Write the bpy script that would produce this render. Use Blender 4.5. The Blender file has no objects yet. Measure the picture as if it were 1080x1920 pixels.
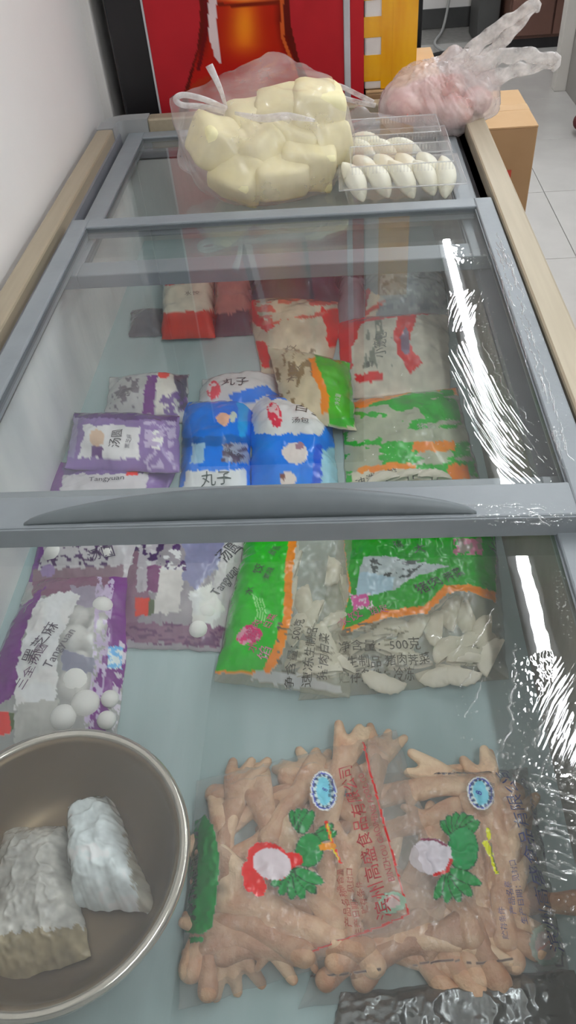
import bpy, bmesh, math, random
import numpy as np
from mathutils import Vector, Matrix

random.seed(7)
RNG = np.random.default_rng(11)
SC = bpy.context.scene
COL = SC.collection

# ------------------------------------------------------------------ camera
F_PX = 1428.54
CZ = 1.40                                   # eye height; freezer lid at 0.86
_p, _y, _r = [math.radians(a) for a in (45.386, 5.972, -5.687)]
MCAM = Matrix.Rotation(_y, 3, 'Z') @ Matrix.Rotation(_p, 3, 'X') @ Matrix.Rotation(_r, 3, 'Z')
cd = bpy.data.cameras.new('camera')
cam = bpy.data.objects.new('camera', cd)
COL.objects.link(cam)
cam.matrix_world = Matrix.Translation((0, 0, CZ)) @ MCAM.to_4x4()
cd.sensor_fit = 'VERTICAL'
cd.sensor_height = 36.0
cd.lens = F_PX / 1920 * 36.0
cd.clip_start = 0.02
SC.camera = cam
MC = np.array(MCAM)

# ------------------------------------------------------------------ world, exposure
w = bpy.data.worlds.new('world')
SC.world = w
w.use_nodes = True
w.node_tree.nodes['Background'].inputs[0].default_value = (0.9, 0.95, 1.0, 1)
w.node_tree.nodes['Background'].inputs[1].default_value = 0.02
SC.view_settings.view_transform = 'Standard'
SC.view_settings.look = 'None'
SC.view_settings.gamma = 1.0
SC.view_settings.use_curve_mapping = False
SC.view_settings.exposure = 0.0
SC.cycles.transparent_max_bounces = 24
SC.cycles.max_bounces = 7
SC.cycles.use_denoising = True
SC.cycles.use_adaptive_sampling = True
SC.cycles.adaptive_threshold = 0.03
SC.cycles.sample_clamp_indirect = 6.0
TUBE = 60.0                                 # strength of the ceiling battens


# ------------------------------------------------------------------ helpers
def onz(u, v, z):
    d = MC @ np.array([(u - 540) / F_PX, -(v - 960) / F_PX, -1.0])
    d = d * ((z - CZ) / d[2])
    return Vector((d[0], d[1], z))


def ony(u, v, y):
    d = MC @ np.array([(u - 540) / F_PX, -(v - 960) / F_PX, -1.0])
    d = d * (y / d[1])
    return Vector((d[0], y, d[2] + CZ))


def proj(P):
    """world points (N,3) -> pixel coordinates of a 1080x1920 frame"""
    c = (P - np.array([0, 0, CZ])) @ MC
    return 540 + F_PX * c[:, 0] / -c[:, 2], 960 - F_PX * c[:, 1] / -c[:, 2]


def lin(c):
    c = np.asarray(c, float)
    return np.where(c <= 0.04045, c / 12.92, ((c + 0.055) / 1.055) ** 2.4)


def rgb(r, g, b):
    return tuple(lin(np.array([r, g, b]) / 255.0)) + (1.0,)


def _hash(i, j, s):
    n = (i * 374761393 + j * 668265263 + s * 1442695041) & 0xFFFFFFFF
    n = ((n ^ (n >> 13)) * 1274126177) & 0xFFFFFFFF
    return ((n ^ (n >> 16)) & 0xFFFF) / 65535.0


def vnoise(x, y, s=0):
    x = np.asarray(x, float); y = np.asarray(y, float)
    i = np.floor(x).astype(np.int64); j = np.floor(y).astype(np.int64)
    fx = x - i; fy = y - j
    fx = fx * fx * (3 - 2 * fx); fy = fy * fy * (3 - 2 * fy)
    a = _hash(i, j, s); b = _hash(i + 1, j, s); c = _hash(i, j + 1, s); d = _hash(i + 1, j + 1, s)
    return (a * (1 - fx) + b * fx) * (1 - fy) + (c * (1 - fx) + d * fx) * fy


def fbm(x, y, s=0, o=3):
    t = 0; a = 0.5; n = 0
    for k in range(o):
        t = t + a * vnoise(x * 2 ** k, y * 2 ** k, s + 17 * k); n += a; a *= 0.5
    return t / n


def tag(o, label=None, cat=None, group=None, kind=None):
    if label: o['label'] = label
    if cat: o['category'] = cat
    if group: o['group'] = group
    if kind: o['kind'] = kind
    return o


def empty(name, loc=(0, 0, 0), rz=0.0):
    o = bpy.data.objects.new(name, None)
    o.empty_display_size = 0.05
    COL.objects.link(o); o.location = loc; o.rotation_euler = (0, 0, rz)
    return o


def link(name, me, mat=None, parent=None, smooth=False):
    o = bpy.data.objects.new(name, me)
    COL.objects.link(o)
    if mat is not None and len(me.materials) == 0:
        me.materials.append(mat)
    if parent is not None:
        o.parent = parent
        if parent.type == 'EMPTY':
            pw = Matrix.Translation(parent.location) @ parent.rotation_euler.to_matrix().to_4x4()
        else:
            pw = Matrix.Identity(4)          # meshes that carry sub-parts are built in world coordinates
        o.matrix_parent_inverse = pw.inverted()
    if smooth:
        me.polygons.foreach_set('use_smooth', [True] * len(me.polygons))
    return o


def mesh_np(name, V, Fc):
    me = bpy.data.meshes.new(name)
    me.from_pydata([tuple(v) for v in V], [], Fc)
    me.update()
    return me


def bm_obj(name, bm, mat, parent=None, smooth=False):
    me = bpy.data.meshes.new(name)
    bmesh.ops.recalc_face_normals(bm, faces=bm.faces)
    bm.to_mesh(me); bm.free()
    return link(name, me, mat, parent, smooth)


def add_box(bm, x0, x1, y0, y1, z0, z1, bev=0.0):
    vs = [bm.verts.new((x, y, z)) for x in (x0, x1) for y in (y0, y1) for z in (z0, z1)]
    fs = [bm.faces.new([vs[i] for i in f]) for f in
          ((0, 1, 3, 2), (4, 6, 7, 5), (0, 4, 5, 1), (2, 3, 7, 6), (0, 2, 6, 4), (1, 5, 7, 3))]
    bmesh.ops.recalc_face_normals(bm, faces=fs)
    if bev > 0:
        es = list({e for f in fs for e in f.edges})
        bmesh.ops.bevel(bm, geom=es, offset=bev, segments=2, profile=0.5, affect='EDGES')


def box(name, x0, x1, y0, y1, z0, z1, mat, parent=None, bev=0.0):
    bm = bmesh.new(); add_box(bm, x0, x1, y0, y1, z0, z1, bev)
    return bm_obj(name, bm, mat, parent)


def tube_mesh(name, pts, radii, seg=8, flat=1.0, up=(0, 0, 1), closed=False):
    """tube along pts; flat<1 squeezes it along the second frame axis"""
    pts = [Vector(p) for p in pts]
    n = len(pts)
    if not hasattr(radii, '__len__'): radii = [radii] * n
    V, Fc = [], []
    up = Vector(up)
    for i, p in enumerate(pts):
        if closed:
            t = (pts[(i + 1) % n] - pts[i - 1])
        else:
            t = pts[min(i + 1, n - 1)] - pts[max(i - 1, 0)]
        t.normalize()
        a = t.cross(up)
        if a.length < 1e-4: a = t.cross(Vector((1, 0, 0)))
        a.normalize(); b = a.cross(t)
        for k in range(seg):
            an = 2 * math.pi * k / seg
            V.append(p + a * (math.cos(an) * radii[i]) + b * (math.sin(an) * radii[i] * flat))
    m = n if closed else n - 1
    for i in range(m):
        j = (i + 1) % n
        for k in range(seg):
            l = (k + 1) % seg
            Fc.append((i * seg + k, i * seg + l, j * seg + l, j * seg + k))
    if not closed:
        Fc.append(tuple(range(seg))[::-1]); Fc.append(tuple((n - 1) * seg + k for k in range(seg)))
    return mesh_np(name, V, Fc)


def spline(pts, n):
    """Catmull-Rom through pts"""
    pts = [np.array(p, float) for p in pts]
    P = [2 * pts[0] - pts[1]] + pts + [2 * pts[-1] - pts[-2]]
    out = []
    m = len(pts) - 1
    for k in range(n):
        s = k / (n - 1) * m; i = min(int(s), m - 1); t = s - i
        a, b, c, d = P[i], P[i + 1], P[i + 2], P[i + 3]
        out.append(0.5 * ((2 * b) + (c - a) * t + (2 * a - 5 * b + 4 * c - d) * t * t + (3 * b - a - 3 * c + d) * t ** 3))
    return out


# ------------------------------------------------------------------ materials
def nodes(name):
    m = bpy.data.materials.new(name); m.use_nodes = True
    nt = m.node_tree; nt.nodes.clear()
    out = nt.nodes.new('ShaderNodeOutputMaterial')
    return m, nt, out


def N(nt, typ, **kw):
    n = nt.nodes.new(typ)
    for k, v in kw.items():
        if k.startswith('i_'):
            key = k[2:]
            n.inputs[int(key) if key.isdigit() else key.replace('_', ' ')].default_value = v
        else:
            setattr(n, k, v)
    return n


def solid(name, c1, c2=None, scale=8.0, rough=0.5, metal=0.0, bump=0.0, bscale=60.0, spec=0.5, stretch=None, coat=0.0):
    m, nt, out = nodes(name)
    b = N(nt, 'ShaderNodeBsdfPrincipled')
    b.inputs['Roughness'].default_value = rough
    b.inputs['Metallic'].default_value = metal
    b.inputs['Specular IOR Level'].default_value = spec
    b.inputs['Coat Weight'].default_value = coat
    tc = N(nt, 'ShaderNodeTexCoord')
    src = tc.outputs['Object']
    if stretch:
        mp = N(nt, 'ShaderNodeMapping'); mp.inputs['Scale'].default_value = stretch
        nt.links.new(src, mp.inputs[0]); src = mp.outputs[0]
    no = N(nt, 'ShaderNodeTexNoise'); no.inputs['Scale'].default_value = scale; no.inputs['Detail'].default_value = 4
    nt.links.new(src, no.inputs['Vector'])
    rp = N(nt, 'ShaderNodeValToRGB')
    rp.color_ramp.elements[0].position = 0.35; rp.color_ramp.elements[1].position = 0.65
    rp.color_ramp.elements[0].color = c1; rp.color_ramp.elements[1].color = c2 or c1
    nt.links.new(no.outputs['Fac'], rp.inputs[0]); nt.links.new(rp.outputs[0], b.inputs['Base Color'])
    if bump:
        n2 = N(nt, 'ShaderNodeTexNoise'); n2.inputs['Scale'].default_value = bscale; n2.inputs['Detail'].default_value = 4
        nt.links.new(src, n2.inputs['Vector'])
        bp = N(nt, 'ShaderNodeBump'); bp.inputs['Strength'].default_value = bump; bp.inputs['Distance'].default_value = 0.004
        nt.links.new(n2.outputs['Fac'], bp.inputs['Height']); nt.links.new(bp.outputs[0], b.inputs['Normal'])
    nt.links.new(b.outputs[0], out.inputs[0])
    return m


def schlick(nt, ior, normal=None):
    """reflectance of a thin sheet, the same from both sides"""
    f0 = ((ior - 1) / (ior + 1)) ** 2
    ge = N(nt, 'ShaderNodeNewGeometry')
    dt = N(nt, 'ShaderNodeVectorMath', operation='DOT_PRODUCT')
    nt.links.new(ge.outputs['Incoming'], dt.inputs[0]); nt.links.new(normal if normal is not None else ge.outputs['Normal'], dt.inputs[1])
    ab = N(nt, 'ShaderNodeMath', operation='ABSOLUTE'); nt.links.new(dt.outputs['Value'], ab.inputs[0])
    om = N(nt, 'ShaderNodeMath', operation='SUBTRACT', use_clamp=True); om.inputs[0].default_value = 1.0; nt.links.new(ab.outputs[0], om.inputs[1])
    pw = N(nt, 'ShaderNodeMath', operation='POWER'); pw.inputs[1].default_value = 5.0; nt.links.new(om.outputs[0], pw.inputs[0])
    ma = N(nt, 'ShaderNodeMath', operation='MULTIPLY_ADD', use_clamp=True); ma.inputs[1].default_value = 1 - f0; ma.inputs[2].default_value = f0
    nt.links.new(pw.outputs[0], ma.inputs[0])
    return ma.outputs[0]


def emit(name, col, s):
    m, nt, out = nodes(name)
    e = N(nt, 'ShaderNodeEmission'); e.inputs[0].default_value = col; e.inputs[1].default_value = s
    nt.links.new(e.outputs[0], out.inputs[0])
    return m


def clear(name, tint=(0.93, 0.96, 0.95, 1), haze=0.05, haze_col=(0.8, 0.82, 0.82, 1), ior=1.5, rough=0.0, haze_noise=None, bump=0.0, bscale=30.0, stretch=(1, 1, 1), refl=1.0):
    """thin clear sheet: what passes straight through, a milky film of condensation, mirror reflection by Fresnel"""
    m, nt, out = nodes(name)
    tr = N(nt, 'ShaderNodeBsdfTransparent'); tr.inputs[0].default_value = tint
    df = N(nt, 'ShaderNodeBsdfDiffuse'); df.inputs[0].default_value = haze_col
    tl = N(nt, 'ShaderNodeBsdfTranslucent'); tl.inputs[0].default_value = haze_col
    mh = N(nt, 'ShaderNodeMixShader'); mh.inputs[0].default_value = 0.4
    nt.links.new(df.outputs[0], mh.inputs[1]); nt.links.new(tl.outputs[0], mh.inputs[2])
    mx = N(nt, 'ShaderNodeMixShader'); mx.inputs[0].default_value = haze
    nt.links.new(tr.outputs[0], mx.inputs[1]); nt.links.new(mh.outputs[0], mx.inputs[2])
    gl = N(nt, 'ShaderNodeBsdfGlossy'); gl.inputs['Roughness'].default_value = rough
    gl.inputs['Color'].default_value = (refl, refl, refl, 1)
    fo = N(nt, 'ShaderNodeMixShader')
    nt.links.new(mx.outputs[0], fo.inputs[1]); nt.links.new(gl.outputs[0], fo.inputs[2])
    tc = N(nt, 'ShaderNodeTexCoord')
    if haze_noise:
        no = N(nt, 'ShaderNodeTexNoise'); no.inputs['Scale'].default_value = haze_noise; no.inputs['Detail'].default_value = 6
        nt.links.new(tc.outputs['Object'], no.inputs['Vector'])
        mr = N(nt, 'ShaderNodeMapRange')
        mr.inputs['From Min'].default_value = 0.35; mr.inputs['From Max'].default_value = 0.7
        mr.inputs['To Min'].default_value = haze * 0.4; mr.inputs['To Max'].default_value = haze * 1.8
        nt.links.new(no.outputs['Fac'], mr.inputs['Value']); nt.links.new(mr.outputs[0], mx.inputs[0])
    bn = None
    if bump:
        mp = N(nt, 'ShaderNodeMapping'); mp.inputs['Scale'].default_value = stretch
        nt.links.new(tc.outputs['Object'], mp.inputs[0])
        n2 = N(nt, 'ShaderNodeTexNoise'); n2.inputs['Scale'].default_value = bscale; n2.inputs['Detail'].default_value = 3
        nt.links.new(mp.outputs[0], n2.inputs['Vector'])
        bp = N(nt, 'ShaderNodeBump'); bp.inputs['Strength'].default_value = bump; bp.inputs['Distance'].default_value = 0.002
        nt.links.new(n2.outputs['Fac'], bp.inputs['Height'])
        nt.links.new(bp.outputs[0], gl.inputs['Normal']); bn = bp.outputs[0]
    nt.links.new(schlick(nt, ior, bn), fo.inputs[0])
    nt.links.new(fo.outputs[0], out.inputs[0])
    return m


def printed(name, rough=0.35, gloss=1.0, ior=1.4):
    """plastic film: printed colour and its opacity come from the point attribute 'print'"""
    m, nt, out = nodes(name)
    at = N(nt, 'ShaderNodeAttribute'); at.attribute_name = 'print'
    b = N(nt, 'ShaderNodeBsdfDiffuse'); nt.links.new(at.outputs['Color'], b.inputs[0])
    tr = N(nt, 'ShaderNodeBsdfTransparent')
    mx = N(nt, 'ShaderNodeMixShader')
    nt.links.new(at.outputs['Alpha'], mx.inputs[0]); nt.links.new(tr.outputs[0], mx.inputs[1]); nt.links.new(b.outputs[0], mx.inputs[2])
    gl = N(nt, 'ShaderNodeBsdfGlossy'); gl.inputs['Roughness'].default_value = rough
    mu = N(nt, 'ShaderNodeMath', operation='MULTIPLY'); mu.inputs[1].default_value = gloss
    nt.links.new(schlick(nt, ior), mu.inputs[0])
    fo = N(nt, 'ShaderNodeMixShader')
    nt.links.new(mu.outputs[0], fo.inputs[0]); nt.links.new(mx.outputs[0], fo.inputs[1]); nt.links.new(gl.outputs[0], fo.inputs[2])
    nt.links.new(fo.outputs[0], out.inputs[0])
    return m


M = {}
M['wall'] = solid('wall_paint', rgb(226, 222, 219), rgb(230, 227, 224), 3, 0.8, bump=0.05, bscale=200)
M['ceiling'] = solid('ceiling_paint', rgb(225, 225, 223), rgb(230, 230, 228), 3, 0.9)
M['trim'] = solid('white_trim', rgb(214, 211, 208), rgb(220, 217, 214), 3, 0.5)
M['tile'] = solid('floor_tile', rgb(181, 178, 174), rgb(189, 186, 182), 5, 0.22)
M['grout'] = solid('grout', rgb(122, 120, 117), rgb(134, 131, 128), 30, 0.9)
M['skirt'] = solid('dark_skirting', rgb(66, 66, 66), rgb(74, 74, 73), 6, 0.5)
M['frame'] = solid('grey_plastic', rgb(128, 134, 138), rgb(136, 142, 146), 14, 0.38, bump=0.06, bscale=90)
M['frame_dark'] = solid('dark_grey_plastic', rgb(84, 90, 94), rgb(92, 98, 101), 10, 0.4)
M['track'] = solid('grey_track', rgb(120, 123, 130), rgb(130, 132, 138), 12, 0.45)
M['handle'] = solid('handle_plastic', rgb(100, 107, 110), rgb(106, 113, 116), 20, 0.42)
M['rim'] = solid('champagne_aluminium', rgb(166, 154, 132), rgb(172, 160, 138), 6, 0.42, metal=0.25, stretch=(20, 1, 20))
M['corner'] = solid('corner_cap', rgb(150, 152, 153), rgb(158, 160, 160), 10, 0.4)
M['body'] = solid('freezer_body', rgb(205, 200, 192), rgb(210, 205, 197), 4, 0.4)
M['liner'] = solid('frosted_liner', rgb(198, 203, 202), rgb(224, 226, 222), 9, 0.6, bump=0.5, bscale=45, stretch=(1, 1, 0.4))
M['liner_dark'] = solid('brown_grey_liner', rgb(120, 116, 106), rgb(140, 136, 126), 9, 0.5, bump=0.3, bscale=30)  # right-hand liner wall, darker and browner than the others
M['liner_floor'] = solid('liner_floor', rgb(156, 178, 177), rgb(170, 190, 190), 7, 0.45, bump=0.25, bscale=14, stretch=(3, 0.5, 1))
M['glass'] = clear('lid_glass', tint=(0.955, 0.965, 0.96, 1), haze=0.05, haze_noise=5.0, ior=1.66)
M['glass_wet'] = clear('wet_lid_glass', tint=(0.975, 0.98, 0.978, 1), haze=0.035, haze_noise=5.0, ior=1.66)
M['glass_under'] = clear('glass_underside', tint=(0.975, 0.985, 0.98, 1), haze=0.01, ior=1.0)
M['water'] = clear('water', tint=(0.97, 0.98, 0.98, 1), haze=0.02, ior=2.1, rough=0.03)
M['film'] = clear('thin_bag_film', tint=(0.97, 0.96, 0.96, 1), haze=0.20, haze_col=(0.88, 0.82, 0.83, 1), ior=1.35, rough=0.22, haze_noise=12.0)
M['film_pink'] = clear('pinkish_bag_film', tint=(0.96, 0.93, 0.93, 1), haze=0.40, haze_col=(0.89, 0.84, 0.83, 1), ior=1.35, rough=0.22, haze_noise=14.0)
M['film_white'] = clear('white_bag_film', tint=(0.97, 0.96, 0.96, 1), haze=0.62, haze_col=(0.93, 0.91, 0.91, 1), ior=1.35, rough=0.25, haze_noise=30.0)
M['clam'] = clear('clear_clamshell', tint=(0.98, 0.98, 0.98, 1), haze=0.07, haze_col=(0.92, 0.92, 0.92, 1), ior=1.55, rough=0.06)
M['clam_edge'] = clear('clamshell_edge', tint=(0.95, 0.95, 0.95, 1), haze=0.35, haze_col=(0.92, 0.92, 0.92, 1), ior=1.8, rough=0.1)
M['print'] = printed('printed_film', 0.2, 1.3)
M['foil'] = solid('silver_foil', rgb(150, 152, 152), rgb(120, 122, 122), 14, 0.26, metal=0.85, bump=0.5, bscale=60)
M['steel'] = solid('stainless_steel', rgb(126, 109, 86), rgb(112, 97, 76), 6, 0.4, metal=0.75)  # brown and dark reflections of the bowl put into its base colour
M['steel_rim'] = solid('bright_steel', rgb(205, 200, 190), rgb(190, 184, 172), 14, 0.2, metal=0.8)
M['bun'] = solid('steamed_bun', rgb(233, 223, 172), rgb(238, 230, 186), 22, 0.6, bump=0.08, bscale=70)
M['dumpling'] = solid('steamed_dumpling', rgb(238, 233, 210), rgb(246, 243, 226), 30, 0.4, bump=0.1, bscale=80)
M['frozen_dumpling'] = solid('frozen_dumpling', rgb(212, 205, 183), rgb(226, 220, 202), 30, 0.5, bump=0.12, bscale=120)
M['ball'] = solid('rice_ball', rgb(232, 230, 224), rgb(242, 240, 235), 30, 0.5)
M['foot'] = solid('chicken_foot', rgb(204, 150, 116), rgb(240, 206, 170), 30, 0.42, bump=0.5, bscale=160)
_nt = M['foot'].node_tree                    # each foot its own tan, from brownish to pale
_oi = N(_nt, 'ShaderNodeObjectInfo'); _cr = N(_nt, 'ShaderNodeValToRGB')
_cr.color_ramp.elements[0].color = (0.66, 0.58, 0.55, 1); _cr.color_ramp.elements[1].color = (1.08, 1.12, 1.12, 1)
_e = _cr.color_ramp.elements.new(0.5); _e.color = (0.95, 0.92, 0.88, 1)
_mx = N(_nt, 'ShaderNodeMix', data_type='RGBA', blend_type='MULTIPLY'); _mx.inputs[0].default_value = 1.0
_nt.links.new(_oi.outputs['Random'], _cr.inputs[0])
_b = [n for n in _nt.nodes if n.type == 'BSDF_PRINCIPLED'][0]; _src = _b.inputs['Base Color'].links[0].from_socket
_nt.links.new(_src, _mx.inputs[6]); _nt.links.new(_cr.outputs[0], _mx.inputs[7]); _nt.links.new(_mx.outputs[2], _b.inputs['Base Color'])
M['meat'] = solid('raw_meat', rgb(206, 138, 132), rgb(226, 190, 178), 26, 0.4, bump=0.3, bscale=60)
M['carton'] = solid('brown_carton', rgb(158, 124, 88), rgb(165, 131, 95), 10, 0.8)
M['carton_top'] = solid('carton_flap', rgb(188, 152, 110), rgb(194, 158, 117), 10, 0.75)
M['carton_tape'] = solid('carton_tape', rgb(196, 158, 112), rgb(203, 166, 122), 10, 0.3)
M['red_mark'] = solid('red_print', rgb(178, 60, 44), None, 10, 0.7)
M['black'] = solid('black_cabinet', rgb(24, 22, 25), rgb(30, 28, 31), 10, 0.45)
M['silver_strip'] = solid('silver_strip', rgb(196, 196, 200), rgb(184, 184, 188), 10, 0.35)
M['foam'] = solid('white_foam', rgb(226, 220, 216), rgb(232, 227, 223), 30, 0.8)
M['tape'] = solid('yellow_tape', rgb(228, 152, 4), rgb(242, 178, 24), 9, 0.25, stretch=(3, 1, 0.6), coat=0.3)
M['brown_wood'] = solid('brown_wood', rgb(92, 62, 52), rgb(104, 72, 60), 6, 0.5)
M['white_panel'] = solid('white_panel', rgb(208, 203, 196), rgb(214, 209, 202), 5, 0.5)
M['grey_panel'] = solid('grey_panel', rgb(150, 146, 141), rgb(156, 152, 147), 5, 0.6)
M['cable'] = solid('grey_cable', rgb(160, 160, 158), None, 5, 0.5)
M['black_cable'] = solid('black_cable', rgb(30, 30, 32), None, 5, 0.5)
M['dark_red'] = solid('dark_red_cloth', rgb(88, 34, 36), rgb(110, 44, 44), 15, 0.8)
M['lamp'] = emit('led_diffuser', (0.94, 0.99, 1.03, 1), TUBE)
M['lamp_body'] = solid('lamp_housing', rgb(225, 225, 225), None, 5, 0.5)


# ------------------------------------------------------------------ printing on surfaces
def inside(px, py, poly):
    poly = np.asarray(poly, float)
    r = np.zeros(px.shape, bool)
    n = len(poly)
    for i in range(n):
        x0, y0 = poly[i]; x1, y1 = poly[(i + 1) % n]
        if y0 == y1: continue
        c = ((y0 > py) != (y1 > py)) & (px < (x1 - x0) * (py - y0) / (y1 - y0) + x0)
        r ^= c
    return r


def beside(u, v, marks):
    return min(marks, key=lambda m: (m[0] - u) ** 2 + (m[1] - v) ** 2)[2]


class Paint:
    """colours laid on a sheet vertex by vertex; x and y are the trace coordinates of the vertices"""
    def __init__(s, x, y, base, a=1.0):
        s.x = np.asarray(x, float); s.y = np.asarray(y, float)
        s.c = np.tile(np.asarray(base, float) / 255.0, (len(s.x), 1)); s.a = np.full(len(s.x), float(a))

    def _put(s, m, col, a, mix=1.0):
        if col is not None:
            s.c[m] = s.c[m] * (1 - mix) + (np.asarray(col, float) / 255.0) * mix
        if a is not None: s.a[m] = a

    def _j(s, j, f=0.09, sd=3):
        if not j: return s.x, s.y
        return s.x + j * (fbm(s.x * f, s.y * f, sd) - 0.5) * 2, s.y + j * (fbm(s.x * f + 40, s.y * f, sd + 5) - 0.5) * 2

    def poly(s, pts, col, a=1.0, j=4, mix=1.0):
        x, y = s._j(j); s._put(inside(x, y, pts), col, a, mix)

    def ell(s, cx, cy, rx, ry, col, a=1.0, ang=0, j=2, mix=1.0):
        x, y = s._j(j); c, n = math.cos(math.radians(ang)), math.sin(math.radians(ang))
        dx, dy = x - cx, y - cy
        s._put(((dx * c + dy * n) / rx) ** 2 + ((-dx * n + dy * c) / ry) ** 2 < 1, col, a, mix)

    def line(s, pts, wd, col, a=1.0, j=2):
        x, y = s._j(j); m = np.zeros(len(x), bool)
        for (x0, y0), (x1, y1) in zip(pts[:-1], pts[1:]):
            dx, dy = x1 - x0, y1 - y0; L = dx * dx + dy * dy + 1e-9
            t = np.clip(((x - x0) * dx + (y - y0) * dy) / L, 0, 1)
            m |= (x - x0 - t * dx) ** 2 + (y - y0 - t * dy) ** 2 < (wd / 2) ** 2
        s._put(m, col, a)

    def blotch(s, pts, col, thr=0.55, f=(0.08, 0.08), a=None, sd=9, mix=1.0):
        m = inside(s.x, s.y, pts) & (fbm(s.x * f[0], s.y * f[1], sd) > thr)
        s._put(m, col, a, mix)

    def vary(s, amt=0.06, f=0.03, sd=21):
        s.c = np.clip(s.c * (1 + amt * (fbm(s.x * f, s.y * f, sd)[:, None] - 0.5) * 2), 0, 1)

    def write(s, me, bg=(200, 200, 200), bga=0.1, vivid=1.0):
        c = lin(s.c)
        lum = c.mean(1, keepdims=True)
        c = np.clip((lum + (c - lum) * vivid) * (1 + 0.22 * (vivid > 1)), 0.0, 0.88)
        A = np.ones((len(me.vertices), 4), np.float32)
        n = len(s.x)
        A[:n, :3] = c; A[:n, 3] = s.a
        A[n:, :3] = lin(np.array(bg) / 255.0); A[n:, 3] = bga
        at = me.attributes.new('print', 'FLOAT_COLOR', 'POINT')
        at.data.foreach_set('color', A.ravel())


def text_mesh(body, size):
    cu = bpy.data.curves.new('lettering', 'FONT')
    cu.body = body; cu.size = size; cu.align_x = 'CENTER'; cu.align_y = 'CENTER'; cu.resolution_u = 2
    o = bpy.data.objects.new('lettering', cu)
    COL.objects.link(o)
    dg = bpy.context.evaluated_depsgraph_get()
    me = bpy.data.meshes.new_from_object(o.evaluated_get(dg))
    bpy.data.objects.remove(o); bpy.data.curves.remove(cu)
    me.materials.clear()
    return me


_ink = {}


def ink(c):
    if c not in _ink:
        _ink[c] = solid('ink_%d_%d_%d' % c, rgb(*c), None, 5, 0.4)
    return _ink[c]


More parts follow.
